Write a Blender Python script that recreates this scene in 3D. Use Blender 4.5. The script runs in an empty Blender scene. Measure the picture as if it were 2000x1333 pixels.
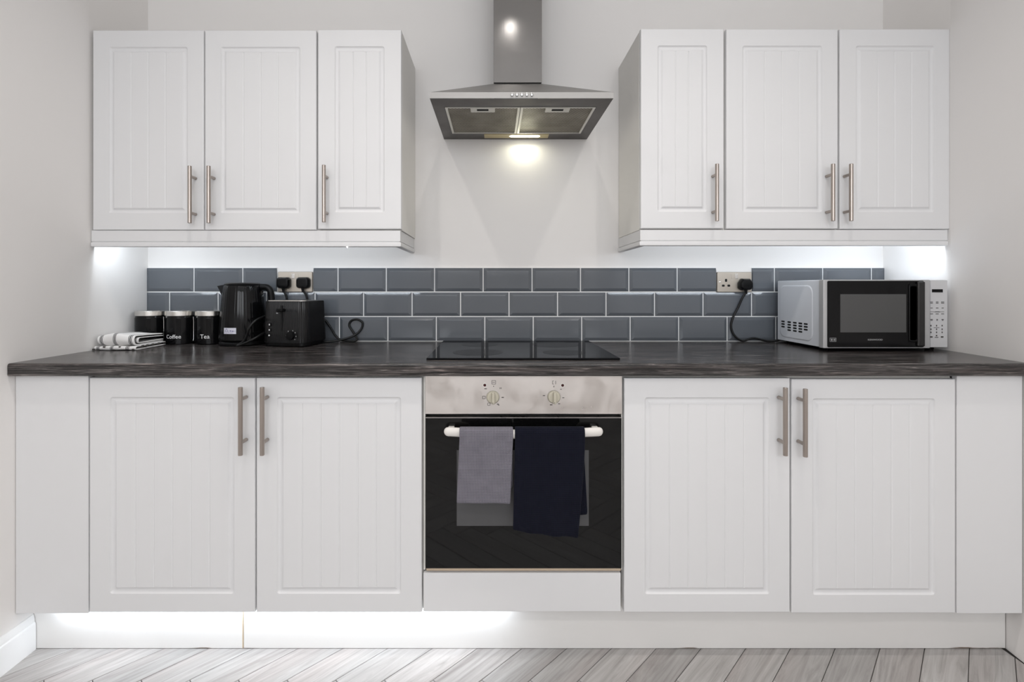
import bpy, bmesh, math, random
from mathutils import Vector, Matrix
random.seed(7)
SC = bpy.context.scene
COL = SC.collection
PI = math.pi

# ------------------------------------------------------------------ camera
CAM_Y, CAM_Z, F_PX, CX, CY = -2.05, 1.128, 955.0, 965.0, 563.0
cd = bpy.data.cameras.new('camera')
cam = bpy.data.objects.new('camera', cd); COL.objects.link(cam)
cam.location = (0, CAM_Y, CAM_Z); cam.rotation_euler = (PI / 2, 0, 0)
cd.sensor_fit = 'HORIZONTAL'; cd.sensor_width = 36.0
cd.lens = F_PX * 36.0 / 2000.0
cd.shift_x = (1000 - CX) / 2000.0
cd.shift_y = (CY - 666.5) / 2000.0
cd.clip_start = 0.02
SC.camera = cam

# ------------------------------------------------------------------ view, world, lights
SC.view_settings.view_transform = 'Standard'
SC.view_settings.look = 'None'
SC.view_settings.gamma = 1.0
SC.view_settings.exposure = 0.25
SC.view_settings.use_curve_mapping = False
SC.cycles.use_denoising = True
SC.cycles.max_bounces = 10
SC.cycles.diffuse_bounces = 6
SC.cycles.sample_clamp_indirect = 6.0
SC.cycles.caustics_reflective = False
SC.cycles.caustics_refractive = False

W = bpy.data.worlds.new('world'); SC.world = W; W.use_nodes = True
bg = W.node_tree.nodes['Background']
bg.inputs[0].default_value = (0.86, 0.92, 1.0, 1); bg.inputs[1].default_value = 0.25

def lamp(name, kind, loc, energy, color=(1, 1, 1), rot=(0, 0, 0), size=None, size_y=None, radius=None, spot=None, spread=None):
    l = bpy.data.lights.new(name, kind); l.energy = energy; l.color = color
    if kind == 'AREA':
        l.shape = 'RECTANGLE'; l.size = size; l.size_y = size_y
        if spread: l.spread = spread
    else:
        l.shadow_soft_size = radius or 0.03
    if spot: l.spot_size = spot; l.spot_blend = 1.0
    o = bpy.data.objects.new(name, l); COL.objects.link(o)
    o.location = loc; o.rotation_euler = rot
    return o

WARM = (1.0, 0.95, 0.90)
# three ceiling downlights in a row above the front of the worktop, three unseen ones added behind the camera for fill
for lx in (-0.60, 0.09, 0.76):
    lamp('downlight', 'SPOT', (lx, -1.07, 2.59), 15.0, WARM, radius=0.025, spot=math.radians(128 if 0 < lx < 0.2 else 139))
for lx in (-0.70, 0.09, 0.90):
    lamp('downlight', 'SPOT', (lx, -2.7, 2.59), 14, WARM, radius=0.05, spot=math.radians(160))
# unseen soft fill light added at the opening behind the camera
lamp('rear_fill', 'AREA', (0.1, -4.55, 1.95), 38, (0.93, 0.96, 1.0), rot=(PI / 2, 0, 0), size=2.6, size_y=0.95)
# LED tapes behind the pelmets and under the left base units
COOL = (0.84, 0.92, 1.0)
lamp('led_tape', 'AREA', (-0.897, -0.281, 1.316), 0.82, COOL, rot=(math.radians(62), 0, 0), size=1.07, size_y=0.008)
lamp('led_tape', 'AREA', (1.075, -0.281, 1.316), 0.82, COOL, rot=(math.radians(62), 0, 0), size=1.05, size_y=0.008)
lamp('led_tape', 'AREA', (-0.66, -0.553, 0.147), 1.25, COOL, rot=(math.radians(12), 0, 0), size=1.40, size_y=0.008)
for cx_, sx_, en_ in ((-1.315, -1, 0.24), (1.50, 1, 0.20)):       # short lamps added near the tape ends to brighten the corner walls
    lo_ = lamp('led_tape', 'AREA', (cx_, -0.281, 1.316), en_, COOL, size=0.06, size_y=0.008)
    lo_.rotation_euler = Vector((sx_ * 0.55, 0.75, -0.35)).to_track_quat('-Z', 'Z').to_euler()
# cooker hood bulb
lamp('hood_lamp', 'AREA', (0.128, -0.046, 1.745), 0.27, (1.0, 0.97, 0.74), rot=(math.radians(-16), 0, 0), size=0.07, size_y=0.025)

# ------------------------------------------------------------------ materials
def new_mat(name):
    m = bpy.data.materials.new(name); m.use_nodes = True
    nt = m.node_tree; b = nt.nodes['Principled BSDF']
    return m, nt, b

def mat(name, col, rough=0.5, metal=0.0, spec=0.5, emit=None, estr=0.0, coat=0.0, bump=None):
    m, nt, b = new_mat(name)
    b.inputs['Base Color'].default_value = (*col, 1)
    b.inputs['Roughness'].default_value = rough
    b.inputs['Metallic'].default_value = metal
    b.inputs['Specular IOR Level'].default_value = spec
    if coat: b.inputs['Coat Weight'].default_value = coat; b.inputs['Coat Roughness'].default_value = 0.08
    if emit:
        b.inputs['Emission Color'].default_value = (*emit, 1); b.inputs['Emission Strength'].default_value = estr
    # faint mottling keeps every surface procedural
    tc = nt.nodes.new('ShaderNodeTexCoord'); nz = nt.nodes.new('ShaderNodeTexNoise')
    nz.inputs['Scale'].default_value = bump[0] if bump else 40
    nz.inputs['Detail'].default_value = 3
    nt.links.new(tc.outputs['Object'], nz.inputs['Vector'])
    bp = nt.nodes.new('ShaderNodeBump'); bp.inputs['Strength'].default_value = bump[1] if bump else 0.01
    bp.inputs['Distance'].default_value = 0.002
    nt.links.new(nz.outputs['Fac'], bp.inputs['Height']); nt.links.new(bp.outputs['Normal'], b.inputs['Normal'])
    return m

def ramp(nt, stops):
    r = nt.nodes.new('ShaderNodeValToRGB')
    el = r.color_ramp.elements
    while len(el) < len(stops): el.new(0.5)
    for e, (p, c) in zip(el, stops):
        e.position = p; e.color = (*c, 1)
    return r

def grain_mat(name, scale, stops, rough=0.4, rnd=0.0, bump=0.15, spec=0.5, detail=6, dist=0.6, tint=None):
    """wood grain: noise stretched along one object axis; optional variation per piece"""
    m, nt, b = new_mat(name); L = nt.links; N = nt.nodes.new
    tc = N('ShaderNodeTexCoord'); oi = N('ShaderNodeObjectInfo')
    mp = N('ShaderNodeMapping'); mp.inputs['Scale'].default_value = scale
    add = N('ShaderNodeVectorMath'); add.operation = 'ADD'
    mul = N('ShaderNodeVectorMath'); mul.operation = 'SCALE'; mul.inputs[3].default_value = 1.0
    cmb = N('ShaderNodeCombineXYZ')
    mr = N('ShaderNodeMath'); mr.operation = 'MULTIPLY'; mr.inputs[1].default_value = 90.0 if rnd else 0.0
    L.new(oi.outputs['Random'], mr.inputs[0])
    for k in range(3): L.new(mr.outputs[0], cmb.inputs[k])
    L.new(tc.outputs['Object'], mp.inputs['Vector']); L.new(mp.outputs[0], add.inputs[0]); L.new(cmb.outputs[0], add.inputs[1])
    n1 = N('ShaderNodeTexNoise'); n1.inputs['Scale'].default_value = 1.0; n1.inputs['Detail'].default_value = detail
    n1.inputs['Roughness'].default_value = 0.65; n1.inputs['Distortion'].default_value = dist
    L.new(add.outputs[0], n1.inputs['Vector'])
    rp = ramp(nt, stops); L.new(n1.outputs['Fac'], rp.inputs[0])
    out = rp.outputs[0]
    if rnd:
        hs = N('ShaderNodeHueSaturation'); mm = N('ShaderNodeMapRange')
        mm.inputs['To Min'].default_value = 1 - rnd; mm.inputs['To Max'].default_value = 1 + rnd
        L.new(oi.outputs['Random'], mm.inputs[0]); L.new(mm.outputs[0], hs.inputs['Value']); L.new(out, hs.inputs['Color'])
        out = hs.outputs[0]
    if tint:
        n2 = N('ShaderNodeTexNoise'); n2.inputs['Scale'].default_value = 0.22; n2.inputs['Detail'].default_value = 2
        L.new(add.outputs[0], n2.inputs['Vector'])
        r2 = ramp(nt, [(0.45, (1, 1, 1)), (0.68, tint)]); L.new(n2.outputs['Fac'], r2.inputs[0])
        mx = N('ShaderNodeMix'); mx.data_type = 'RGBA'; mx.blend_type = 'MULTIPLY'; mx.inputs[0].default_value = 1.0
        L.new(out, mx.inputs[6]); L.new(r2.outputs[0], mx.inputs[7]); out = mx.outputs[2]
    L.new(out, b.inputs['Base Color'])
    b.inputs['Roughness'].default_value = rough; b.inputs['Specular IOR Level'].default_value = spec
    bp = N('ShaderNodeBump'); bp.inputs['Strength'].default_value = bump; bp.inputs['Distance'].default_value = 0.001
    L.new(n1.outputs['Fac'], bp.inputs['Height']); L.new(bp.outputs[0], b.inputs['Normal'])
    return m

def steel_mat(name, col, rough, scale, var=0.12):
    m, nt, b = new_mat(name); L = nt.links; N = nt.nodes.new
    tc = N('ShaderNodeTexCoord'); mp = N('ShaderNodeMapping'); mp.inputs['Scale'].default_value = scale
    n1 = N('ShaderNodeTexNoise'); n1.inputs['Scale'].default_value = 1.0; n1.inputs['Detail'].default_value = 4
    L.new(tc.outputs['Object'], mp.inputs[0]); L.new(mp.outputs[0], n1.inputs['Vector'])
    n2 = N('ShaderNodeTexNoise'); n2.inputs['Scale'].default_value = 7.0; n2.inputs['Detail'].default_value = 3; n2.inputs['Distortion'].default_value = 1.5
    L.new(tc.outputs['Object'], n2.inputs['Vector'])
    mr = N('ShaderNodeMapRange'); mr.inputs['From Min'].default_value = 0.3; mr.inputs['From Max'].default_value = 0.7
    mr.inputs['To Min'].default_value = rough - var; mr.inputs['To Max'].default_value = rough + var
    L.new(n2.outputs['Fac'], mr.inputs[0]); L.new(mr.outputs[0], b.inputs['Roughness'])
    b.inputs['Base Color'].default_value = (*col, 1); b.inputs['Metallic'].default_value = 1.0
    bp = N('ShaderNodeBump'); bp.inputs['Strength'].default_value = 0.06; bp.inputs['Distance'].default_value = 0.0005
    L.new(n1.outputs['Fac'], bp.inputs['Height']); L.new(bp.outputs[0], b.inputs['Normal'])
    return m

def cloth_mat(name, c1, c2, cell, bump=0.5):
    """waffle weave: a grid of small cells, in colour and fine relief"""
    m, nt, b = new_mat(name); L = nt.links; N = nt.nodes.new
    tc = N('ShaderNodeTexCoord'); sp = N('ShaderNodeSeparateXYZ'); L.new(tc.outputs['UV'], sp.inputs[0])
    outs = []
    for k in range(2):
        mu = N('ShaderNodeMath'); mu.operation = 'MULTIPLY'; mu.inputs[1].default_value = 2 * PI / cell
        L.new(sp.outputs[k], mu.inputs[0])
        s = N('ShaderNodeMath'); s.operation = 'SINE'; L.new(mu.outputs[0], s.inputs[0]); outs.append(s)
    mx = N('ShaderNodeMath'); mx.operation = 'MAXIMUM'; L.new(outs[0].outputs[0], mx.inputs[0]); L.new(outs[1].outputs[0], mx.inputs[1])
    nz = N('ShaderNodeTexNoise'); nz.inputs['Scale'].default_value = 25; L.new(tc.outputs['UV'], nz.inputs['Vector'])
    ad = N('ShaderNodeMath'); ad.operation = 'ADD'; L.new(mx.outputs[0], ad.inputs[0]); L.new(nz.outputs['Fac'], ad.inputs[1])
    mr = N('ShaderNodeMapRange'); mr.inputs['From Min'].default_value = -0.6; mr.inputs['From Max'].default_value = 1.7
    L.new(ad.outputs[0], mr.inputs[0])
    rp = ramp(nt, [(0.0, c1), (1.0, c2)]); L.new(mr.outputs[0], rp.inputs[0]); L.new(rp.outputs[0], b.inputs['Base Color'])
    b.inputs['Roughness'].default_value = 0.95; b.inputs['Specular IOR Level'].default_value = 0.1
    b.inputs['Sheen Weight'].default_value = 0.04
    bp = N('ShaderNodeBump'); bp.inputs['Strength'].default_value = bump; bp.inputs['Distance'].default_value = 0.0015
    L.new(mx.outputs[0], bp.inputs['Height']); L.new(bp.outputs[0], b.inputs['Normal'])
    return m

def stripe_mat(name):
    """white tea towel: groups of thin black stripes at u positions (metres), thin lines, from the UV map"""
    m, nt, b = new_mat(name); L = nt.links; N = nt.nodes.new
    tc = N('ShaderNodeTexCoord'); sp = N('ShaderNodeSeparateXYZ'); L.new(tc.outputs['UV'], sp.inputs[0])
    mo = N('ShaderNodeMath'); mo.operation = 'MODULO'; mo.inputs[1].default_value = 0.053; L.new(sp.outputs[0], mo.inputs[0])
    total = None
    for c, w in ((0.0105, 0.0011), (0.0150, 0.0016), (0.0195, 0.0011)):
        s = N('ShaderNodeMath'); s.operation = 'SUBTRACT'; s.inputs[1].default_value = c; L.new(mo.outputs[0], s.inputs[0])
        a = N('ShaderNodeMath'); a.operation = 'ABSOLUTE'; L.new(s.outputs[0], a.inputs[0])
        l = N('ShaderNodeMath'); l.operation = 'LESS_THAN'; l.inputs[1].default_value = w; L.new(a.outputs[0], l.inputs[0])
        if total is None: total = l
        else:
            t = N('ShaderNodeMath'); t.operation = 'MAXIMUM'; L.new(total.outputs[0], t.inputs[0]); L.new(l.outputs[0], t.inputs[1]); total = t
    mx = N('ShaderNodeMix'); mx.data_type = 'RGBA'; L.new(total.outputs[0], mx.inputs[0])
    mx.inputs[6].default_value = (0.80, 0.79, 0.78, 1); mx.inputs[7].default_value = (0.03, 0.03, 0.035, 1)
    L.new(mx.outputs[2], b.inputs['Base Color']); b.inputs['Roughness'].default_value = 0.95
    b.inputs['Specular IOR Level'].default_value = 0.1
    nz = N('ShaderNodeTexNoise'); nz.inputs['Scale'].default_value = 700; L.new(tc.outputs['Object'], nz.inputs['Vector'])
    bp = N('ShaderNodeBump'); bp.inputs['Strength'].default_value = 0.3; bp.inputs['Distance'].default_value = 0.001
    L.new(nz.outputs['Fac'], bp.inputs['Height']); L.new(bp.outputs[0], b.inputs['Normal'])
    return m

def mesh_filter_mat(name):
    """greasy expanded-aluminium filter: fine diagonal mesh in colour and relief"""
    m, nt, b = new_mat(name); L = nt.links; N = nt.nodes.new
    tc = N('ShaderNodeTexCoord')
    hs = []
    for ang in (38, -38):
        mp = N('ShaderNodeMapping'); mp.inputs['Rotation'].default_value = (0, 0, math.radians(ang)); L.new(tc.outputs['Object'], mp.inputs[0])
        w = N('ShaderNodeTexWave'); w.inputs['Scale'].default_value = 34; w.inputs['Distortion'].default_value = 0.6
        L.new(mp.outputs[0], w.inputs['Vector']); hs.append(w)
    mx = N('ShaderNodeMath'); mx.operation = 'MAXIMUM'; L.new(hs[0].outputs['Fac'], mx.inputs[0]); L.new(hs[1].outputs['Fac'], mx.inputs[1])
    nz = N('ShaderNodeTexNoise'); nz.inputs['Scale'].default_value = 9; nz.inputs['Detail'].default_value = 4; L.new(tc.outputs['Object'], nz.inputs['Vector'])
    r1 = ramp(nt, [(0.3, (0.16, 0.14, 0.10)), (0.7, (0.34, 0.31, 0.25))]); L.new(nz.outputs['Fac'], r1.inputs[0])
    r2 = ramp(nt, [(0.2, (0.25, 0.25, 0.25)), (0.95, (1, 1, 1))]); L.new(mx.outputs[0], r2.inputs[0])
    mm = N('ShaderNodeMix'); mm.data_type = 'RGBA'; mm.blend_type = 'MULTIPLY'; mm.inputs[0].default_value = 1
    L.new(r1.outputs[0], mm.inputs[6]); L.new(r2.outputs[0], mm.inputs[7]); L.new(mm.outputs[2], b.inputs['Base Color'])
    b.inputs['Metallic'].default_value = 0.5; b.inputs['Roughness'].default_value = 0.45
    bp = N('ShaderNodeBump'); bp.inputs['Strength'].default_value = 0.8; bp.inputs['Distance'].default_value = 0.002
    L.new(mx.outputs[0], bp.inputs['Height']); L.new(bp.outputs[0], b.inputs['Normal'])
    return m

def kick_mat(name):
    """white plinth board with brown grime that clings in patches along its foot"""
    m, nt, b = new_mat(name); L = nt.links; N = nt.nodes.new
    tc = N('ShaderNodeTexCoord'); sp = N('ShaderNodeSeparateXYZ'); L.new(tc.outputs['Object'], sp.inputs[0])
    mp = N('ShaderNodeMapping'); mp.inputs['Scale'].default_value = (5, 1, 60); L.new(tc.outputs['Object'], mp.inputs[0])
    nz = N('ShaderNodeTexNoise'); nz.inputs['Scale'].default_value = 1.6; nz.inputs['Detail'].default_value = 6; L.new(mp.outputs[0], nz.inputs['Vector'])
    h = N('ShaderNodeMapRange'); h.inputs['From Min'].default_value = 0.0; h.inputs['From Max'].default_value = 0.011
    h.inputs['To Min'].default_value = 0.30; h.inputs['To Max'].default_value = -0.25; L.new(sp.outputs[2], h.inputs[0])
    xr = N('ShaderNodeMapRange'); xr.inputs['From Min'].default_value = -0.2; xr.inputs['From Max'].default_value = 1.6
    xr.inputs['To Min'].default_value = -0.16; xr.inputs['To Max'].default_value = 0.03; L.new(sp.outputs[0], xr.inputs[0])
    a0 = N('ShaderNodeMath'); a0.operation = 'ADD'; L.new(h.outputs[0], a0.inputs[0]); L.new(xr.outputs[0], a0.inputs[1])
    a = N('ShaderNodeMath'); a.operation = 'ADD'; L.new(nz.outputs['Fac'], a.inputs[0]); L.new(a0.outputs[0], a.inputs[1])
    rp = ramp(nt, [(0.66, (0.80, 0.79, 0.775)), (0.74, (0.16, 0.11, 0.07))]); L.new(a.outputs[0], rp.inputs[0])
    L.new(rp.outputs[0], b.inputs['Base Color']); b.inputs['Roughness'].default_value = 0.4
    return m

M = dict(
    wall=mat('wall_paint', (0.865, 0.845, 0.83), 0.75, spec=0.25, bump=(60, 0.05)),
    ceil=mat('ceiling_paint', (0.85, 0.85, 0.84), 0.8, spec=0.2, bump=(60, 0.04)),
    white=mat('white_vinyl', (0.765, 0.765, 0.772), 0.42, spec=0.4),
    edge=mat('cream_edging', (0.80, 0.78, 0.74), 0.45),
    carc=mat('white_melamine', (0.80, 0.785, 0.75), 0.45),
    skirt=mat('skirting_gloss', (0.86, 0.86, 0.86), 0.3),
    kick=kick_mat('plinth_board'),
    stain=mat('stained_trim', (0.55, 0.44, 0.33), 0.5),
    tan=mat('raw_chipboard_edge', (0.62, 0.50, 0.36), 0.8),
    groutm=mat('white_grout', (0.80, 0.80, 0.80), 0.85, bump=(300, 0.2)),
    tile=mat('grey_glaze', (0.112, 0.122, 0.137), 0.12, spec=0.5, bump=(18, 0.012)),
    steel=steel_mat('brushed_steel', (0.60, 0.57, 0.55), 0.36, (2, 2, 300)),
    steelp=steel_mat('oven_steel', (0.68, 0.64, 0.61), 0.42, (3, 3, 200), 0.16),
    hoodm=steel_mat('hood_steel', (0.36, 0.35, 0.345), 0.13, (300, 300, 2), 0.015),
    hoodc=steel_mat('canopy_steel', (0.34, 0.33, 0.32), 0.48, (300, 3, 3), 0.04),
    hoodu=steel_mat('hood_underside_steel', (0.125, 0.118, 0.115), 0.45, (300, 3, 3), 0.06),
    alu=mat('aluminium_rim', (0.62, 0.61, 0.57), 0.4, metal=0.7),
    filt=mesh_filter_mat('filter_mesh'),
    nickel=steel_mat('satin_nickel', (0.42, 0.37, 0.335), 0.33, (300, 300, 2), 0.05),
    chrome=mat('chrome', (0.75, 0.75, 0.75), 0.12, metal=1.0),
    lid=steel_mat('lid_steel', (0.72, 0.70, 0.67), 0.25, (3, 3, 300), 0.05),
    plate=steel_mat('socket_steel', (0.50, 0.455, 0.40), 0.45, (300, 3, 3), 0.08),
    black=mat('black_plastic', (0.005, 0.005, 0.0055), 0.30, spec=0.16),
    blackg=mat('black_gloss', (0.004, 0.004, 0.0045), 0.10, spec=0.22, bump=(6, 0.0)),
    cable=mat('black_cable', (0.006, 0.006, 0.006), 0.4, spec=0.3),
    void=mat('dark_gap', (0.004, 0.004, 0.004), 0.8),
    oglass=mat('oven_black_glass', (0.004, 0.004, 0.004), 0.04, spec=0.35, bump=(6, 0.0)),
    owin=mat('oven_inner_glass', (0.085, 0.085, 0.088), 0.25, spec=0.4),
    ceram=mat('hob_ceramic_glass', (0.008, 0.008, 0.009), 0.03, spec=0.28, bump=(6, 0.0)),
    ring=mat('hob_zone_print', (0.010, 0.010, 0.011), 0.16, spec=0.2, bump=(6, 0.0)),
    knob=mat('cream_plastic', (0.50, 0.47, 0.38), 0.4),
    hand=mat('white_plastic', (0.80, 0.77, 0.73), 0.35),
    print=mat('dark_print', (0.06, 0.055, 0.05), 0.6),
    red=mat('dark_red_lens', (0.05, 0.006, 0.006), 0.2),
    mwhite=mat('microwave_white', (0.66, 0.68, 0.72), 0.4),
    msilver=mat('microwave_silver', (0.52, 0.52, 0.525), 0.38, metal=0.35),
    mpanel=mat('microwave_panel', (0.62, 0.62, 0.63), 0.4),
    lip=mat('dark_grey_plastic', (0.020, 0.019, 0.019), 0.3),
    satin=mat('black_satin', (0.005, 0.005, 0.0055), 0.20, spec=0.30),
    mwin=mat('microwave_window', (0.075, 0.075, 0.075), 0.3),
    greyp=mat('grey_print', (0.35, 0.35, 0.35), 0.5),
    whitep=mat('white_print', (0.75, 0.75, 0.75), 0.5),
    sticker=mat('white_sticker', (0.66, 0.66, 0.74), 0.5),
    stickp=mat('sticker_print', (0.20, 0.18, 0.34), 0.6),
    grey_cloth=cloth_mat('grey_waffle', (0.075, 0.072, 0.088), (0.235, 0.225, 0.26), 0.0045),
    navy_cloth=cloth_mat('navy_waffle', (0.003, 0.0035, 0.007), (0.009, 0.010, 0.019), 0.0050, 0.3),
    stripe=stripe_mat('striped_cotton'),
    top=grain_mat('dark_wood_laminate', (6, 75, 170),
                  [(0.30, (0.005, 0.0046, 0.0046)), (0.46, (0.024, 0.0215, 0.021)), (0.58, (0.080, 0.072, 0.070)), (0.69, (0.25, 0.225, 0.215))],
                  rough=0.23, bump=0.12, dist=1.4, tint=(1.0, 0.90, 0.86)),
    plank=grain_mat('grey_oak_vinyl', (2.2, 34, 34),
                    [(0.25, (0.27, 0.255, 0.245)), (0.50, (0.41, 0.395, 0.385)), (0.75, (0.52, 0.51, 0.50))],
                    rough=0.42, rnd=0.13, bump=0.2, dist=2.2, tint=(0.97, 0.925, 0.915)),
    joint=mat('floor_joint', (0.06, 0.055, 0.05), 0.8),
    lens=mat('amber_lens', (0.50, 0.42, 0.22), 0.35),
    bulb=mat('lit_bulb', (1, 1, 0.9), 0.4, emit=(1.0, 0.98, 0.80), estr=9.0),
    led=mat('lit_led', (1, 1, 1), 0.4, emit=(1, 1, 1), estr=6.0),
)

M['ceram'].node_tree.nodes['Principled BSDF'].inputs['IOR'].default_value = 1.12
M['ring'].node_tree.nodes['Principled BSDF'].inputs['IOR'].default_value = 1.12

# ------------------------------------------------------------------ mesh helpers
def P(px, py, y):
    """the place in the room, at distance y from the back wall, seen at photo pixel (px, py)"""
    s = F_PX / (y - CAM_Y)
    return Vector(((px - CX) / s, y, CAM_Z - (py - CY) / s))

def box(bm, x0, x1, y0, y1, z0, z1, bev=0.0, seg=2):
    vs = [bm.verts.new((x, y, z)) for x in (x0, x1) for y in (y0, y1) for z in (z0, z1)]
    fs = [bm.faces.new([vs[i] for i in q]) for q in ((0, 1, 3, 2), (4, 6, 7, 5), (0, 4, 5, 1), (2, 3, 7, 6), (0, 2, 6, 4), (1, 5, 7, 3))]
    if bev:
        es = list({e for f in fs for e in f.edges})
        bmesh.ops.bevel(bm, geom=es, offset=bev, segments=seg, profile=0.5, affect='EDGES')

def tube(bm, pts, r, n=10, cap=True):
    pts = [Vector(p) for p in pts]; rings = []
    up = None
    for i, p in enumerate(pts):
        t = (pts[min(i + 1, len(pts) - 1)] - pts[max(i - 1, 0)]).normalized()
        if up is None:
            up = t.orthogonal().normalized()
        up = (up - t * up.dot(t)).normalized(); w = t.cross(up)
        rr = r(i / (len(pts) - 1)) if callable(r) else r
        rings.append([bm.verts.new(p + (up * math.cos(a) + w * math.sin(a)) * rr) for a in [2 * PI * k / n for k in range(n)]])
    for a, b in zip(rings, rings[1:]):
        for k in range(n): bm.faces.new((a[k], a[(k + 1) % n], b[(k + 1) % n], b[k]))
    if cap: bm.faces.new(rings[0][::-1]); bm.faces.new(rings[-1])

def spline(pts, n=8):
    pts = [Vector(p) for p in pts]; out = []
    for i in range(len(pts) - 1):
        p0, p1, p2, p3 = pts[max(i - 1, 0)], pts[i], pts[i + 1], pts[min(i + 2, len(pts) - 1)]
        for k in range(n):
            t = k / n
            out.append(0.5 * ((2 * p1) + (p2 - p0) * t + (2 * p0 - 5 * p1 + 4 * p2 - p3) * t * t + (3 * p1 - p0 - 3 * p2 + p3) * t ** 3))
    out.append(pts[-1]); return out

def lathe(bm, prof, c, n=48, axis='Z', fl=None):
    """prof: (radius, height) pairs about axis through c; fl(angle, j) scales the radius"""
    rings = []
    for j, (r, h) in enumerate(prof):
        ring = []
        for k in range(n):
            a = 2 * PI * k / n; rr = r * (fl(a, j) if fl else 1)
            if axis == 'Z': v = (c[0] + rr * math.cos(a), c[1] + rr * math.sin(a), c[2] + h)
            elif axis == 'Y': v = (c[0] + rr * math.cos(a), c[1] - h, c[2] + rr * math.sin(a))
            else: v = (c[0] + h, c[1] + rr * math.cos(a), c[2] + rr * math.sin(a))
            ring.append(bm.verts.new(v))
        rings.append(ring)
    for a, b in zip(rings, rings[1:]):
        for k in range(n): bm.faces.new((a[k], a[(k + 1) % n], b[(k + 1) % n], b[k]))
    bm.faces.new(rings[0][::-1]); bm.faces.new(rings[-1])

def rrect(x0, x1, z0, z1, r, n=3):
    pts = []
    for cx, cz, a0 in ((x1 - r, z1 - r, 0), (x0 + r, z1 - r, 90), (x0 + r, z0 + r, 180), (x1 - r, z0 + r, 270)):
        for k in range(n + 1):
            a = math.radians(a0 + 90 * k / n); pts.append((cx + r * math.cos(a), cz + r * math.sin(a)))
    return pts

def rings_xz(bm, rings, cap0=True, cap1=True):
    """loft closed loops; each ring = (list of (x, z), y)"""
    vs = [[bm.verts.new((x, y, z)) for x, z in loop] for loop, y in rings]
    n = len(vs[0])
    for a, b in zip(vs, vs[1:]):
        for k in range(n): bm.faces.new((a[k], a[(k + 1) % n], b[(k + 1) % n], b[k]))
    if cap0: bm.faces.new(vs[0])
    if cap1: bm.faces.new(vs[-1])

def prism(bm, outline, z0, z1, inset=0.0, n_caps=True):
    """vertical prism over an (x, y) outline"""
    a = [bm.verts.new((x, y, z0)) for x, y in outline]; b = [bm.verts.new((x, y, z1)) for x, y in outline]
    n = len(a)
    for k in range(n): bm.faces.new((a[k], a[(k + 1) % n], b[(k + 1) % n], b[k]))
    bm.faces.new(a[::-1]); bm.faces.new(b)

def root_loc(o):
    v = Vector((0, 0, 0))
    while o is not None:
        v += Vector(o.location); o = o.parent
    return v

def obj(name, bm, m, parent=None, smooth=30, loc=None):
    """link one bmesh (in room coordinates) as ONE mesh object; its origin is its parent's, or loc"""
    bmesh.ops.recalc_face_normals(bm, faces=bm.faces[:])
    base = root_loc(parent) if parent else Vector((0, 0, 0))
    org = Vector(loc) if loc is not None else base
    bmesh.ops.translate(bm, verts=bm.verts[:], vec=-org)
    me = bpy.data.meshes.new(name); bm.to_mesh(me); bm.free()
    me.materials.append(m)
    if smooth:
        for p in me.polygons: p.use_smooth = True
        me.set_sharp_from_angle(angle=math.radians(smooth))
    o = bpy.data.objects.new(name, me); COL.objects.link(o)
    o.parent = parent; o.location = org - base
    if smooth and len(me.polygons) < 400:
        wn = o.modifiers.new('flat_faces', 'WEIGHTED_NORMAL'); wn.keep_sharp = True; wn.weight = 100
    return o

def thing(name, label, cat, loc, group=None):
    o = bpy.data.objects.new(name, None); COL.objects.link(o)
    o.empty_display_size = 0.05; o.location = loc
    return tag(o, label, cat, group)

def tag(o, label, cat, group=None):
    o['label'] = label; o['category'] = cat
    if group: o['group'] = group
    return o

def BM(): return bmesh.new()
def bx(name, m, parent, x0, x1, y0, y1, z0, z1, bev=0.0, seg=2):
    b = BM(); box(b, x0, x1, y0, y1, z0, z1, bev, seg); return obj(name, b, m, parent)
def struct(o): o['kind'] = 'structure'; return o

def text_bm(body, size, extrude=0.0002, align='CENTER', xs=1.0, bold=0.0):
    c = bpy.data.curves.new('t', 'FONT'); c.body = body; c.size = size; c.extrude = extrude; c.align_x = align
    c.resolution_u = 3; c.offset = bold
    o = bpy.data.objects.new('t', c); COL.objects.link(o)
    bpy.context.view_layer.update()
    me = bpy.data.meshes.new_from_object(o.evaluated_get(bpy.context.evaluated_depsgraph_get()))
    bm = BM(); bm.from_mesh(me)
    bpy.data.objects.remove(o); bpy.data.curves.remove(c); bpy.data.meshes.remove(me)
    for v in bm.verts: v.co.x *= xs
    return bm
def text_front(bm, x, y, z):
    """stand a flat text up on a surface facing -y"""
    for v in bm.verts:
        a, b_, c = v.co; v.co = (x + a, y - 0.0002 - c, z + b_)
    return bm

# ------------------------------------------------------------------ room shell
YB = -4.6
LEFT = [(-1.4506, 0.0), (-1.4405, -0.31), (-1.4400, -0.605), (-1.4400, YB)]
RIGHT = [(1.631, 0.0), (1.625, -0.31), (1.5900, -0.605), (1.5900, YB)]
def wall_poly(name, pts, out):
    bm = BM()
    poly = [p for p in pts] + [(out, pts[-1][1]), (out, pts[0][1])]
    prism(bm, poly, 0.0, 2.68)
    return struct(obj(name, bm, M['wall'], smooth=0))
wall_poly('wall_left', LEFT, -1.58)
wall_poly('wall_right', RIGHT, 1.75)
b = BM(); box(b, -1.58, 1.75, 0.0, 0.12, 0.0, 2.68); struct(obj('wall_back', b, M['wall'], smooth=0))
b = BM(); box(b, -1.58, 1.75, YB, 0.12, 2.68, 2.78); struct(obj('ceiling', b, M['ceil'], smooth=0))
b = BM()   # wall behind the camera, with an opening added for the fill light
box(b, -1.58, -1.25, YB - 0.12, YB, 0, 2.68); box(b, 1.45, 1.75, YB - 0.12, YB, 0, 2.68)
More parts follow.
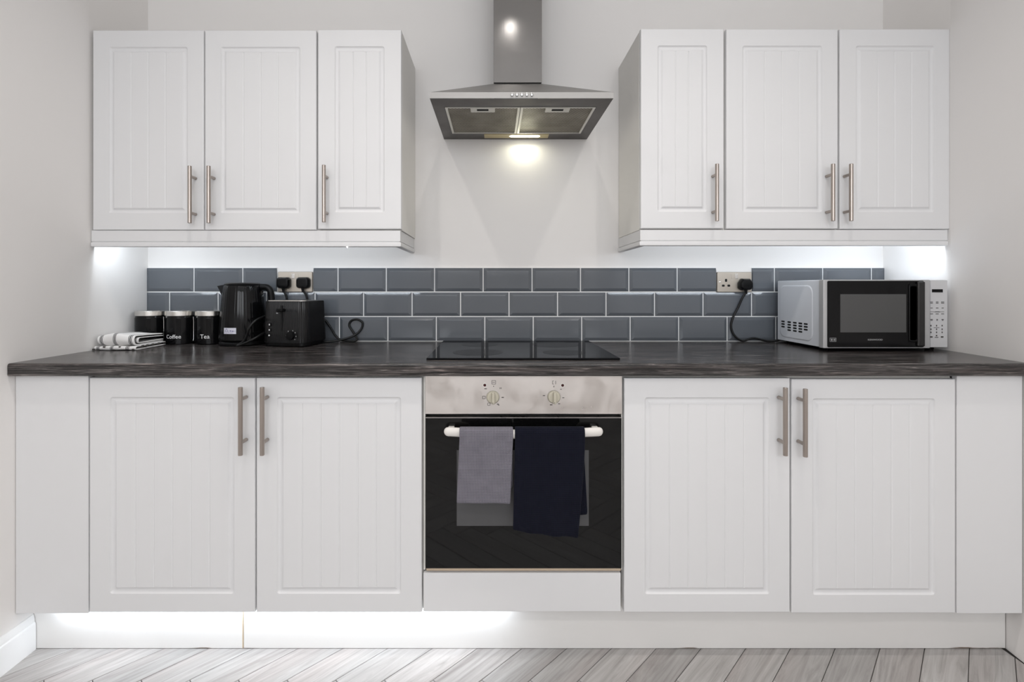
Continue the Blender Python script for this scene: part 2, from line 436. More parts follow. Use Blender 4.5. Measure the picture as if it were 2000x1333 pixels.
box(b, -1.25, 1.45, YB - 0.12, YB, 0, 1.45); box(b, -1.25, 1.45, YB - 0.12, YB, 2.45, 2.68)
struct(obj('wall_rear', b, M['wall'], smooth=0))

# floor: grey herringbone planks over a dark joint bed
b = BM(); box(b, -1.58, 1.75, YB, 0.12, -0.10, -0.0032)
floor = struct(obj('floor', b, M['joint'], smooth=0))
PW, PL, Y0 = 0.099, 0.50, -0.713
XA, XB, YA, YZ = -1.438, 1.588, YB + 0.002, -0.50
c45 = math.sqrt(0.5)
def clip(poly, f):
    out = []
    for i in range(len(poly)):
        p, q = poly[i], poly[(i + 1) % len(poly)]; fp, fq = f(p), f(q)
        if fp >= 0: out.append(p)
        if (fp > 0) != (fq > 0) and abs(fp - fq) > 1e-12:
            t = fp / (fp - fq); out.append((p[0] + (q[0] - p[0]) * t, p[1] + (q[1] - p[1]) * t))
    return out
def plank_mesh(poly):
    bm = BM()
    n = len(poly)
    cxx = sum(p[0] for p in poly) / n; cyy = sum(p[1] for p in poly) / n
    ins = [(cxx + (x - cxx) * (1 - 0.0012 / max(0.02, abs(x - cxx))) if abs(x - cxx) > 0.02 else x,
            cyy + (y - cyy) * (1 - 0.0012 / max(0.02, abs(y - cyy))) if abs(y - cyy) > 0.02 else y) for x, y in poly]
    lo = [bm.verts.new((x, y, -0.0031)) for x, y in poly]
    mid = [bm.verts.new((x, y, -0.0008)) for x, y in poly]
    hi = [bm.verts.new((x, y, 0.0)) for x, y in ins]
    for A, B in ((lo, mid), (mid, hi)):
        for k in range(n): bm.faces.new((A[k], A[(k + 1) % n], B[(k + 1) % n], B[k]))
    bm.faces.new(hi)
    bmesh.ops.recalc_face_normals(bm, faces=bm.faces[:])
    me = bpy.data.meshes.new('plank'); bm.to_mesh(me); bm.free(); me.materials.append(M['plank'])
    return me
g = 0.0009
full = [(-PL / 2 + g, -PW / 2 + g), (PL / 2 - g, -PW / 2 + g), (PL / 2 - g, PW / 2 - g), (-PL / 2 + g, PW / 2 - g)]
full_me = plank_mesh(full)
U0 = 0.034
for m_ in range(-12, 8):
    for k in range(-60, 60):
        for kind in (0, 1):
            if kind == 0: u, v, ang = k * PW + PL / 2, k * PW + PW / 2, -45
            else: u, v, ang = k * PW - PW / 2, k * PW + PL / 2, 45
            u += m_ * PL; v -= m_ * PL
            wx = (u + v) * c45 + U0; wy = (v - u) * c45 + Y0
            if not (XA - 0.4 < wx < XB + 0.4 and YA - 0.4 < wy < YZ + 0.4): continue
            ca, sa = math.cos(math.radians(ang)), math.sin(math.radians(ang))
            X = lambda p: wx + p[0] * ca - p[1] * sa
            Y = lambda p: wy + p[0] * sa + p[1] * ca
            poly = full
            for f in (lambda p: X(p) - XA, lambda p: XB - X(p), lambda p: Y(p) - YA, lambda p: YZ - Y(p)):
                poly = clip(poly, f)
                if len(poly) < 3: break
            if len(poly) < 3: continue
            ar = abs(sum(poly[i][0] * poly[(i + 1) % len(poly)][1] - poly[(i + 1) % len(poly)][0] * poly[i][1] for i in range(len(poly)))) / 2
            if ar < 2e-4: continue
            me = full_me if ar > PL * PW * 0.97 else plank_mesh(poly)
            o = bpy.data.objects.new('plank', me); COL.objects.link(o)
            o.parent = floor; o.location = (wx, wy, 0); o.rotation_euler = (0, 0, math.radians(ang))

# moulded skirting along the left wall
bm = BM()
prof = [(0, 0), (0.010, 0), (0.010, 0.075), (0.009, 0.082), (0.006, 0.086), (0.006, 0.094), (0.0045, 0.102), (0.002, 0.109), (0, 0.110)]
ra = [bm.verts.new((-1.4395 + x, -0.524, z)) for x, z in prof]; rb = [bm.verts.new((-1.4395 + x, YB + 0.001, z)) for x, z in prof]
for k in range(len(prof)): bm.faces.new((ra[k], ra[(k + 1) % len(prof)], rb[(k + 1) % len(prof)], rb[k]))
bm.faces.new(ra); bm.faces.new(rb[::-1])
struct(obj('baseboard_left', bm, M['skirt'], smooth=20))

# ------------------------------------------------------------------ tiled splashback
SPL = thing('tiled_splashback', 'glossy grey brick-shaped wall tiles in three rows along the whole length of the worktop', 'tiles', (0.09, 0, 0.9045))
WS = F_PX / -CAM_Y
wx = lambda px: (px - CX) / WS
wz = lambda py: CAM_Z - (py - CY) / WS
bm = BM()
gx0, gx1 = -1.4470, 1.6290
ztop, zbot = wz(523.6), 0.9050
sock = [(wx(542.2), wx(613.5)), (wx(1396.8), wx(1466.8))]
zs = wz(572.0)
box(bm, gx0, gx1, -0.0050, -0.0002, zbot, zs)
xs = [gx0, sock[0][0], sock[0][1], sock[1][0], sock[1][1], gx1]
for i in (0, 2, 4): box(bm, xs[i], xs[i + 1], -0.0050, -0.0002, zs, ztop)
obj('grout', bm, M['groutm'], SPL, smooth=0)
rows = [
    (wz(524.0), wz(569.6), [(287.5, 380.5), (380.5, 475.5), (475.5, 543.0), (612.5, 661), (661, 755), (755, 849), (849, 943.7), (943.7, 1039), (1039, 1133.3), (1133.3, 1227.6), (1227.6, 1321.6), (1321.6, 1398), (1466, 1511), (1511, 1605), (1605, 1700), (1700, 1726)]),
    (wz(571.6), wz(617.4), [(287.5, 333)] + [(333 + 94.45 * k, 333 + 94.45 * (k + 1)) for k in range(14)] + [(1655.3, 1725.5)]),
    (wz(619.4), wz(665.6), [(287.5, 380.5), (380.5, 475), (475, 569.5), (569.5, 663.7)] + [(663.7 + 94.4 * k, 663.7 + 94.4 * (k + 1)) for k in range(11)] + [(1702.1, 1725.5)]),
]
for z1, z0, spans in rows:
    for a, c in spans:
        x0, x1 = wx(a + 1.0), wx(c - 1.0)
        bm = BM()
        loops = []
        xm, zm = (x0 + x1) / 2, (z0 + z1) / 2
        bev = min(0.012, (x1 - x0) * 0.3)
        cutl = (c - a) < 90 and a in (612.5, 1466); cutr = (c - a) < 90 and c in (543.0, 1398)
        for d, y in ((0, -0.0050), (0.0004, -0.0068), (0.0010, -0.0072), (bev, -0.0110), (bev + 0.0015, -0.0113)):
            l = 0.001 if cutl and d > 0.001 else d; r_ = 0.001 if cutr and d > 0.001 else d
            loops.append(([(x0 + l, z0 + d), (x1 - r_, z0 + d), (x1 - r_, z1 - d), (x0 + l, z1 - d)], y))
        rings_xz(bm, loops, cap0=False)
        cc = (xm, 0.0, zm)
        obj('tile', bm, M['tile'], SPL, smooth=12, loc=cc)

# ------------------------------------------------------------------ cabinet doors
GR = [(0.0, 0.0), (0.0012, 0.0016), (0.0030, 0.0040), (0.0060, 0.0056), (0.0105, 0.0058), (0.0140, 0.0046), (0.0165, 0.0022), (0.0185, 0.0012), (0.0195, 0.0010)]
def door(parent, x0, x1, z0, z1, yf, ml, mt, mb, boards, hx, hz, hlen=0.200, side=0):
    """shaker door with a moulded groove and a tongue-and-groove panel; bar handle at (hx, hz)"""
    bm = BM(); rings = []
    yb = yf + 0.018
    for d, y in ((0.0, yb), (0.0, yf + 0.004), (0.0008, yf + 0.0015), (0.0022, yf + 0.0004), (0.004, yf)):
        rings.append((rrect(x0 + d, x1 - d, z0 + d, z1 - d, 0.0015), y))
    a0, a1, c0, c1 = x0 + ml, x1 - ml, z0 + mb, z1 - mt
    for t, dep in GR:
        rings.append((rrect(a0 + t, a1 - t, c0 + t, c1 - t, max(0.0012, 0.0075 - t * 0.45)), yf + dep))
    rings.append((rrect(a0 + 0.0196, a1 - 0.0196, c0 + 0.0196, c1 - 0.0196, 0.0012), yf + 0.0040))
    rings_xz(bm, rings)
    d = obj('door', bm, M['white'], parent, smooth=35, loc=((x0 + x1) / 2, yf, (z0 + z1) / 2))
    # grooved centre panel
    t = 0.0196
    p0, p1, q0, q1 = a0 + t, a1 - t, c0 + t, c1 - t
    yp = yf + 0.0010
    prof = [(p0, yp)]
    for k in range(1, boards):
        xc = p0 + (p1 - p0) * k / boards
        prof += [(xc - 0.0028, yp), (xc - 0.0016, yp + 0.0007), (xc, yp + 0.0018), (xc + 0.0016, yp + 0.0007), (xc + 0.0028, yp)]
    prof.append((p1, yp))
    bm = BM()
    lo = [bm.verts.new((x, y, q0)) for x, y in prof]; hi = [bm.verts.new((x, y, q1)) for x, y in prof]
    lb = [bm.verts.new((x, yf + 0.0038, q0)) for x, y in prof]; hb = [bm.verts.new((x, yf + 0.0038, q1)) for x, y in prof]
    for k in range(len(prof) - 1):
        bm.faces.new((lo[k], lo[k + 1], hi[k + 1], hi[k])); bm.faces.new((lb[k], hb[k], hb[k + 1], lb[k + 1]))
        bm.faces.new((lo[k], lb[k], lb[k + 1], lo[k + 1])); bm.faces.new((hi[k], hi[k + 1], hb[k + 1], hb[k]))
    bm.faces.new((lo[0], hi[0], hb[0], lb[0])); bm.faces.new((lo[-1], lb[-1], hb[-1], hi[-1]))
    obj('panel', bm, M['white'], d, smooth=25)
    bm = BM()
    yh = yf - 0.035; r = 0.0066
    lathe(bm, [(r - 0.0008, -hlen / 2), (r, -hlen / 2 + 0.0008), (r, hlen / 2 - 0.0008), (r - 0.0008, hlen / 2)], (hx, yh, hz), 16)
    for s in (-1, 1):
        lathe(bm, [(0.0052, 0.0005), (0.0052, 0.031)], (hx, yf, hz + s * 0.064), 12, 'Y')
    h = obj('handle', bm, M['nickel'], d, smooth=30)
    h['label'] = 'satin nickel bar handle'
    return d

def carcass(name, label, x0, x1, z0, z1, yfront, group=None, cat='cabinet', shelf_edge=True):
    t = thing(name, label, cat, ((x0 + x1) / 2, -0.002 if z0 > 1 else yfront + 0.28, z0), group)
    bm = BM(); th = 0.018; yb = -0.002
    box(bm, x0, x0 + th, yfront, yb, z0, z1, 0.0008, 1); box(bm, x1 - th, x1, yfront, yb, z0, z1, 0.0008, 1)
    box(bm, x0 + th, x1 - th, yfront, yb, z0, z0 + th); box(bm, x0 + th, x1 - th, yfront, yb, z1 - th, z1)
    box(bm, x0 + th, x1 - th, -0.012, yb, z0 + th, z1 - th)
    obj('carcass', bm, M['carc'], t)
    return t

# wall cabinets
UF = -0.307; UC = UF + 0.0195
UZ0, UZ1 = 1.3350, 2.0485
us = F_PX / (UF - CAM_Y); uh = F_PX / (UF - 0.035 - CAM_Y)
ux = lambda px: (px - CX) / us
hx_ = lambda px: (px - CX) / uh
HZU = 1.455
U1 = carcass('wall_cabinet', 'wide white two-door wall cabinet against the left wall', ux(181), ux(618.8), UZ0, UZ1, UC, 'white wall cabinets')
door(U1, ux(180.8), ux(397.8), UZ0, UZ1, UF, 0.057, 0.060, 0.060, 4, hx_(370.5), HZU)
door(U1, ux(399.8), ux(617.6), UZ0, UZ1, UF, 0.057, 0.060, 0.060, 4, hx_(407.5), HZU)
U2 = carcass('wall_cabinet', 'narrow white single-door wall cabinet left of the cooker hood', ux(619.2), ux(784.0), UZ0, UZ1, UC, 'white wall cabinets')
door(U2, ux(620.6), ux(783.8), UZ0 + 0.003, UZ1 + 0.002, UF, 0.060, 0.060, 0.060, 3, hx_(632.5), HZU + 0.003)
U3 = carcass('wall_cabinet', 'narrow white single-door wall cabinet right of the cooker hood', ux(1251.0), ux(1416.2), UZ0 + 0.002, UZ1 + 0.002, UC, 'white wall cabinets')
door(U3, ux(1251.4), ux(1414.0), UZ0 + 0.005, UZ1 + 0.005, UF, 0.060, 0.060, 0.060, 3, hx_(1400.5), HZU + 0.007)
U4 = carcass('wall_cabinet', 'wide white two-door wall cabinet against the right wall', ux(1416.8), ux(1855.0), UZ0 + 0.002, UZ1 + 0.002, UC, 'white wall cabinets')
door(U4, ux(1418.6), ux(1637.0), UZ0 + 0.004, UZ1 + 0.004, UF, 0.057, 0.060, 0.060, 4, hx_(1627), HZU + 0.007)
door(U4, ux(1640.4), ux(1855.6), UZ0 + 0.003, UZ1 + 0.004, UF, 0.057, 0.060, 0.060, 4, hx_(1662.5), HZU + 0.007)

# pelmets: a stepped moulding under each run of wall cabinets with a return to the wall
def pelmet(label, x0, x1, zt, zb, ret):
    t = thing('pelmet', label, 'pelmet', ((x0 + x1) / 2, UF, zb), 'pelmets under the wall cabinets')
    prof = [(0.0, zt), (0.0, zb + 0.020), (0.0035, zb + 0.0185), (0.0035, zb + 0.0172), (-0.002, zb + 0.0155), (-0.003, zb + 0.010), (-0.0025, zb + 0.002), (-0.0005, zb), (0.018, zb), (0.018, zt)]
    n = len(prof)
    xm0, xm1 = x0, x1
    bm = BM()
    def ring(x, mitre):
        return [bm.verts.new((x - mitre * d, UF + 0.003 + d, z)) for d, z in prof]
    A = ring(x0, 1 if ret < 0 else 0) if ret < 0 else ring(x0, 0)
    if ret < 0:
        for v, (d, z) in zip(A, prof): v.co.x = x0 + d
    B = ring(x1, 0)
    if ret > 0:
        for v, (d, z) in zip(B, prof): v.co.x = x1 - d
    for k in range(n): bm.faces.new((A[k], A[(k + 1) % n], B[(k + 1) % n], B[k]))
    bm.faces.new(A); bm.faces.new(B[::-1])
    obj('front_moulding', bm, M['white'], t, smooth=30)
    bm = BM()
    xe = x1 if ret > 0 else x0; s = -1 if ret > 0 else 1
    A = [bm.verts.new((xe + s * d, UF + 0.003 + d, z)) for d, z in prof]
    B = [bm.verts.new((xe + s * d, -0.002, z)) for d, z in prof]
    for k in range(n): bm.faces.new((A[k], A[(k + 1) % n], B[(k + 1) % n], B[k]))
    bm.faces.new(A); bm.faces.new(B[::-1])
    obj('side_return', bm, M['white'], t, smooth=30)
    return t
PL1 = pelmet('white stepped pelmet under the left wall cabinets', -1.4375, ux(781.5), 1.3335, 1.2755, 1)
PL2 = pelmet('white stepped pelmet under the right wall cabinets', ux(1251.0), ux(1852.0), 1.3355, 1.2790, -1)
# one small lit LED peeping out under the left pelmet
bm = BM(); lathe(bm, [(0.002, 0), (0.0022, 0.002), (0.001, 0.004)], (P(678, 484, UF + 0.0)[0], UF + 0.004, 1.2735), 10, 'Y')
obj('led', bm, M['led'], PL1)['label'] = 'small glowing LED'

# ------------------------------------------------------------------ worktop, base units
WT0, WT1, WF = 0.8670, 0.9045, -0.605
wt = BM()
prof = []
r = 0.006
for a in range(0, 91, 30):
    prof.append((WF + r - r * math.cos(math.radians(a)), WT1 - r + r * math.sin(math.radians(a))))
prof = prof[::-1]                                       # from top towards the front
low = [(WF + 0.004 - 0.004 * math.cos(math.radians(a)), WT0 + 0.004 - 0.004 * math.sin(math.radians(a))) for a in (0, 30, 60, 90)]
prof = prof + low
def wt_edge(side):
    """x of the wall at depth y, less the sealant gap"""
    def f(y):
        pts = LEFT if side < 0 else RIGHT
        for (xa, ya), (xb, yb) in zip(pts, pts[1:]):
            if yb <= y <= ya:
                return xa + (xb - xa) * (ya - y) / (ya - yb) - side * 0.002
        return pts[0][0]
    return f
fl, fr = wt_edge(-1), wt_edge(1)
ys = [(-0.001, WT1), (-0.31, WT1)] + prof + [(-0.31, WT0), (-0.001, WT0)]
A = [wt.verts.new((fl(y), y, z)) for y, z in ys]; B = [wt.verts.new((fr(y), y, z)) for y, z in ys]
n = len(ys)
for k in range(n): wt.faces.new((A[k], A[(k + 1) % n], B[(k + 1) % n], B[k]))
wt.faces.new(A); wt.faces.new(B[::-1])
tag(obj('worktop', wt, M['top'], None, smooth=35, loc=(0.075, -0.3, WT0)), 'long dark wood-effect laminate worktop running wall to wall', 'worktop')

BF = -0.580; BC = BF + 0.0195
bs = F_PX / (BF - CAM_Y); bh = F_PX / (BF - 0.035 - CAM_Y)
bxx = lambda px: (px - CX) / bs
bhx = lambda px: (px - CX) / bh
BZ0, BZ1 = 0.1520, 0.8585
B1 = carcass('base_cabinet', 'white two-door base cabinet left of the oven', bxx(174), bxx(825.5), BZ0, 0.8665, BC, 'white base cabinets')
door(B1, bxx(174.2), bxx(498.0), BZ0, BZ1, BF, 0.0625, 0.0585, 0.056, 6, bhx(469.5), 0.7365)
door(B1, bxx(500.4), bxx(824.0), BZ0, BZ1, BF, 0.0625, 0.0585, 0.056, 6, bhx(512.0), 0.7365)
B2 = carcass('base_cabinet', 'white two-door base cabinet right of the oven', bxx(1217.5), bxx(1867.5), BZ0, 0.8665, BC, 'white base cabinets')
door(B2, bxx(1218.6), bxx(1543.4), BZ0 - 0.001, BZ1 - 0.001, BF, 0.0625, 0.0585, 0.056, 6, bhx(1534.0), 0.7355)
door(B2, bxx(1546.2), bxx(1866.8), BZ0 - 0.003, BZ1 - 0.004, BF, 0.0625, 0.0585, 0.056, 6, bhx(1573.0), 0.7320)

bm = BM(); box(bm, -1.4385, bxx(172.3), BF, BF + 0.018, BZ0 - 0.003, 0.8668, 0.0015)
tag(obj('filler_panel', bm, M['white'], None, loc=(-1.33, BF + 0.009, BZ0 - 0.003)), 'plain white filler panel between the left wall and the base cabinet', 'panel', 'plain white filler panels')
bm = BM(); box(bm, bxx(1869.0), 1.5885, BF, BF + 0.018, BZ0 - 0.003, 0.8668, 0.0015)
tag(obj('filler_panel', bm, M['white'], None, loc=(1.49, BF + 0.009, BZ0 - 0.003)), 'plain white filler panel between the base cabinet and the right wall', 'panel', 'plain white filler panels')

# plinth boards
KF = -0.522
ks = F_PX / (KF - CAM_Y)
kx = lambda px: (px - CX) / ks
K1 = thing('plinth_board', 'short white plinth board under the left base cabinet', 'plinth', (kx(270), KF, 0.0), 'white plinth boards')
bx('board', M['kick'], K1, -1.4385, kx(473.2), KF, KF + 0.016, 0.0012, 0.1488, 0.001)
bx('cut_edge', M['tan'], K1, kx(473.2), kx(475.2), KF + 0.0005, KF + 0.016, 0.0012, 0.1488)['label'] = 'raw chipboard cut edge'
K2 = thing('plinth_board', 'long white plinth board running under the oven to the right wall', 'plinth', (kx(1220), KF, 0.0), 'white plinth boards')
bx('board', M['kick'], K2, kx(476.0), 1.5975, KF, KF + 0.016, 0.0012, 0.1485, 0.001)

# ------------------------------------------------------------------ oven
OF = -0.585
os_ = F_PX / (OF - CAM_Y)
ox = lambda px: (px - CX) / os_
oz = lambda py: CAM_Z - (py - CY) / os_
OV = thing('oven', 'black glass built-in oven with steel control panel below the hob', 'oven', (ox(1022.5), -0.30, 0.277))
OX0, OX1 = ox(830.5), ox(1215.0)
bx('body', M['void'], OV, OX0 + 0.008, OX1 - 0.008, OF + 0.024, -0.05, oz(1117), 0.8655)
bm = BM(); box(bm, OX0, OX1, OF, OF + 0.022, oz(809.5), oz(734.8), 0.0015)
cp = obj('control_panel', bm, M['steelp'], OV); cp['label'] = 'smeared stainless steel control panel'
for px, zc in ((962.7, 776.0), (1081.7, 775.5)):
    x, z = ox(px), oz(zc)
    bm = BM()
    lathe(bm, [(0.0195, 0.0003), (0.0195, 0.004), (0.0185, 0.008), (0.0165, 0.011), (0.010, 0.0125)], (x, OF, z), 32, 'Y')
    kb = obj('knob', bm, M['knob'], OV, smooth=35); kb['label'] = 'cream rotary knob'
    bm = BM()
    loop = lambda w, h: rrect(x - w + 0.001, x + w + 0.001, z - h, z + h, w * 0.95, 4)
    rings_xz(bm, [(loop(0.0058, 0.0185), OF - 0.009), (loop(0.0052, 0.0180), OF - 0.020), (loop(0.0040, 0.0165), OF - 0.023)])
    obj('grip', bm, M['knob'], kb)
    bm = BM(); lathe(bm, [(0.0013, 0.0), (0.0013, 0.0004)], (x, OF - 0.0229, z - 0.013), 8, 'Y'); obj('pointer_dot', bm, M['print'], kb)
for px, py in ((946.8, 752.6), (1098.8, 753.0)):
    bm = BM(); lathe(bm, [(0.0062, 0.0), (0.0062, 0.0006), (0.0045, 0.0008)], (ox(px), OF, oz(py)), 20, 'Y')
    obj('lamp_bezel', bm, M['hand'], cp)
    bm = BM(); lathe(bm, [(0.0044, 0.0), (0.0044, 0.0012), (0.0026, 0.0019)], (ox(px), OF, oz(py)), 20, 'Y')
    obj('indicator_lamp', bm, M['red'], cp)['label'] = 'dark red indicator lamp'
# printed marks round the knobs
bm = BM()
def dash(px, py, w, h): box(bm, ox(px - w / 2), ox(px + w / 2), OF - 0.0003, OF + 0.0002, oz(py + h / 2), oz(py - h / 2))
for px, py, w, h in ((964.0, 755.0, 1.5, 2), (948.5, 759.8, 5, 1.5), (978.8, 758.8, 1.2, 3), (976.6, 758.8, 1.2, 3), (981.8, 776.8, 4.5, 1.8), (972.5, 790, 4, 1.5), (974, 791.8, 3, 1.2),
                     (1081.8, 755.5, 1.4, 3), (1095.6, 760.8, 3.2, 1.3), (1100.2, 777.4, 4, 1.4), (1092.0, 789.2, 4, 1.5), (1076.5, 791.2, 5, 1.7), (1062.4, 773.2, 4.5, 1.5)):
    dash(px, py, w, h)
for px, py, w, h in ((964.3, 747.3, 7.4, 7.0), (945.2, 776.8, 5.2, 5), (954.8, 790, 4.6, 4.5)):     # small framed symbols
    dash(px - w / 2, py, 0.9, h); dash(px + w / 2, py, 0.9, h); dash(px, py - h / 2, w, 0.8); dash(px, py + h / 2, w, 0.8)
dash(964.3, 747.3, 4.8, 0.9)
for px in (1079.2, 1085.2): dash(px, 747.6, 0.9, 6.6)
dash(1080.4, 744.6, 2.4, 0.8); dash(1080.4, 750.6, 2.4, 0.8)
pm = obj('printed_marks', bm, M['print'], cp, smooth=0); pm['kind'] = 'stuff'
# door
bm = BM(); box(bm, OX0 + 0.001, OX1 - 0.001, OF + 0.001, OF + 0.022, oz(1111.5), oz(817.2), 0.0012)
od = obj('oven_door', bm, M['oglass'], OV)
bx('door_trim', M['steel'], od, OX0 + 0.001, OX1 - 0.001, OF + 0.0005, OF + 0.022, oz(817.0), oz(815.8))
bx('inner_window', M['owin'], od, ox(892), ox(1150), OF + 0.0006, OF + 0.0012, oz(1028), oz(880))
bx('bottom_trim', M['stain'], OV, OX0 + 0.002, OX1 - 0.002, OF + 0.006, OF + 0.022, oz(1118), oz(1112.5), 0.001)['label'] = 'cream stained trim strip'
for xa, xb in ((ox(826.6), ox(829.6)), (ox(1215.6), ox(1217.2))):
    bx('side_trim', M['edge'], OV, xa, xb, OF + 0.012, OF + 0.03, oz(1118), oz(733.5))
# white bowed handle bar on two short posts
HB = -0.628
hs = F_PX / (HB - CAM_Y)
hxw = lambda px: (px - CX) / hs
hz = CAM_Z - (846.5 - CY) / hs
bm = BM()
N_ = 48; X0, X1 = hxw(866), hxw(1180)
def hb_y(t): return HB + 0.016 * (2 * t - 1) ** 2
rings = []
for i in range(N_ + 1):
    t = 0.5 - 0.5 * math.cos(PI * i / N_); x = X0 + (X1 - X0) * t
    e = min(t, 1 - t) * (X1 - X0)
    k = math.sqrt(max(0.0, 1 - (1 - min(1, e / 0.013)) ** 2)) if e < 0.013 else 1
    k = max(k, 0.02)
    ry, rz = 0.008 * k, 0.0135 * k
    zc = hz - 0.0018 * (1 - abs(2 * t - 1)) * 2
    rings.append([bm.verts.new((x, hb_y(t) + ry * math.cos(a), zc + rz * math.sin(a))) for a in [2 * PI * j / 16 for j in range(16)]])
for a, c in zip(rings, rings[1:]):
    for j in range(16): bm.faces.new((a[j], a[(j + 1) % 16], c[(j + 1) % 16], c[j]))
bm.faces.new(rings[0][::-1]); bm.faces.new(rings[-1])
for x in (X0 + 0.02, X1 - 0.02): box(bm, x - 0.009, x + 0.009, HB + 0.014, OF + 0.001, hz - 0.009, hz + 0.009, 0.002)
obj('handle', bm, M['hand'], od, smooth=40)['label'] = 'white plastic bar handle'

bm = BM(); box(bm, bxx(826.8), bxx(1212.6), BF - 0.001, BF + 0.017, 0.1545, oz(1121.5), 0.003)
tag(obj('filler_panel', bm, M['white'], None, loc=(0.09, BF, 0.1545)), 'low white filler panel directly under the oven', 'panel', 'plain white filler panels')
# bearer that carries the oven, hidden behind the low panel
bx_ = bx('bearer', M['carc'], OV, OX0 + 0.01, OX1 - 0.01, BF + 0.03, -0.1, BZ0, oz(1118))

# ------------------------------------------------------------------ hob
HX0, HX1 = -0.2105, 0.3915
HOB = thing('hob', 'black ceramic glass hob set on the worktop over the oven', 'hob', (0.09, -0.29, WT1))
bm = BM()
box(bm, HX0, HX1, -0.533, -0.030, WT1 + 0.0004, WT1 + 0.0062, 0.0018)
obj('glass_plate', bm, M['ceram'], HOB)
for cx_, cy_, r in ((-0.055, -0.395, 0.085), (0.235, -0.40, 0.070), (-0.055, -0.165, 0.070), (0.235, -0.165, 0.090)):
    bm = BM(); N_ = 48
    vs = []
    for rr in (0.002, r):
        vs.append([bm.verts.new((cx_ + rr * math.cos(2 * PI * k / N_), cy_ + rr * math.sin(2 * PI * k / N_), WT1 + 0.0064)) for k in range(N_)])
    for k in range(N_): bm.faces.new((vs[0][k], vs[1][k], vs[1][(k + 1) % N_], vs[0][(k + 1) % N_]))
    obj('cooking_zone', bm, M['ring'], HOB, smooth=0)

# ------------------------------------------------------------------ cooker hood
HX, HWF, HWB = 0.0895, 0.299, 0.299
HD = -0.458; ZB, ZF = 1.7520, 1.7460
HOOD = thing('cooker_hood', 'stainless steel chimney cooker hood with lit lamp on the wall above the hob', 'cooker hood', (HX, 0, ZB))
x0, x1 = HX - HWF, HX + HWF
zt = ZF + 0.0200
cw, cdp, cz = 0.0925, -0.200, 1.9010
bm = BM()
def V(x, y, z): return bm.verts.new((x, y, z))
# underside flange is open in the middle: outer loop, opening loop, then a recess
fo = [V(x0, HD, ZF), V(x1, HD, ZF), V(x1, -0.002, ZB), V(x0, -0.002, ZB)]
to = [V(x0, HD, zt), V(x1, HD, zt), V(x1, -0.002, zt + 0.006), V(x0, -0.002, zt + 0.006)]
ap = [V(HX - cw, cdp, cz), V(HX + cw, cdp, cz), V(HX + cw, -0.002, cz), V(HX - cw, -0.002, cz)]
for k in range(4):
    j = (k + 1) % 4
    bm.faces.new((fo[k], fo[j], to[j], to[k])); bm.faces.new((to[k], to[j], ap[j], ap[k]))
bm.faces.new(ap)
obj('canopy', bm, M['hoodc'], HOOD, smooth=0)
def zu(y): return ZF + (ZB - ZF) * (y - HD) / (-HD)
FX0, FX1, FY0, FY1 = -0.1700, 0.3490, -0.3830, -0.0860
bm = BM()
def V(x, y, z): return bm.verts.new((x, y, z))
A = [V(x0 + 0.001, HD + 0.001, ZF - 0.0008), V(x1 - 0.001, HD + 0.001, ZF - 0.0008), V(x1 - 0.001, -0.003, ZB - 0.0008), V(x0 + 0.001, -0.003, ZB - 0.0008)]
Bq = [V(FX0, FY0, zu(FY0) - 0.0008), V(FX1, FY0, zu(FY0) - 0.0008), V(FX1, FY1, zu(FY1) - 0.0008), V(FX0, FY1, zu(FY1) - 0.0008)]
Cq = [V(v.co.x, v.co.y, v.co.z + 0.012) for v in Bq]
for k in range(4):
    j = (k + 1) % 4
    bm.faces.new((A[k], A[j], Bq[j], Bq[k])); bm.faces.new((Bq[k], Bq[j], Cq[j], Cq[k]))
bm.faces.new(Cq)
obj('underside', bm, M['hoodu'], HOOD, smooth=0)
xm = 0.0905
for fa, fb in ((FX0 + 0.002, xm - 0.001), (xm + 0.001, FX1 - 0.002)):
    bm = BM()
    fy0, fy1 = FY0 + 0.002, FY1 - 0.002
    for a, c, d, e in ((fa, fa + 0.0085, fy0, fy1), (fb - 0.0085, fb, fy0, fy1), (fa + 0.0085, fb - 0.0085, fy0, fy0 + 0.006), (fa + 0.0085, fb - 0.0085, fy1 - 0.006, fy1)):
        vs = []
        for zof in (-0.003, 0.006):
            vs += [bm.verts.new((xx, yy, zu(yy) + zof)) for xx, yy in ((a, d), (c, d), (c, e), (a, e))]
        for q in ((0, 1, 2, 3), (4, 5, 6, 7), (0, 1, 5, 4), (1, 2, 6, 5), (2, 3, 7, 6), (3, 0, 4, 7)): bm.faces.new([vs[i] for i in q])
    f_ = obj('filter', bm, M['alu'], HOOD, smooth=0); f_['label'] = 'grease filter in an aluminium frame'
    bm = BM(); bm.faces.new([bm.verts.new((xx, yy, zu(yy) + 0.001)) for xx, yy in ((fa + 0.007, fy0 + 0.004), (fb - 0.007, fy0 + 0.004), (fb - 0.007, fy1 - 0.004), (fa + 0.007, fy1 - 0.004))])
    obj('filter_mesh', bm, M['filt'], f_, smooth=0)
    lc = (fa + fb) / 2
    bm = BM(); z_ = zu(fy0)
    box(bm, lc - 0.042, lc + 0.042, fy0 + 0.006, fy0 + 0.044, z_ - 0.0035, z_ + 0.003, 0.001)
    lt = obj('latch', bm, M['alu'], f_)
    bm = BM(); box(bm, lc - 0.020, lc + 0.020, fy0 + 0.013, fy0 + 0.028, z_ - 0.0045, z_ - 0.003, 0.0005)
    obj('latch_slot', bm, M['void'], f_)
bx('lamp_lens', M['lens'], HOOD, -0.040, 0.222, -0.078, -0.028, ZB - 0.0040, ZB - 0.0005, 0.001)['label'] = 'amber strip lamp lens'
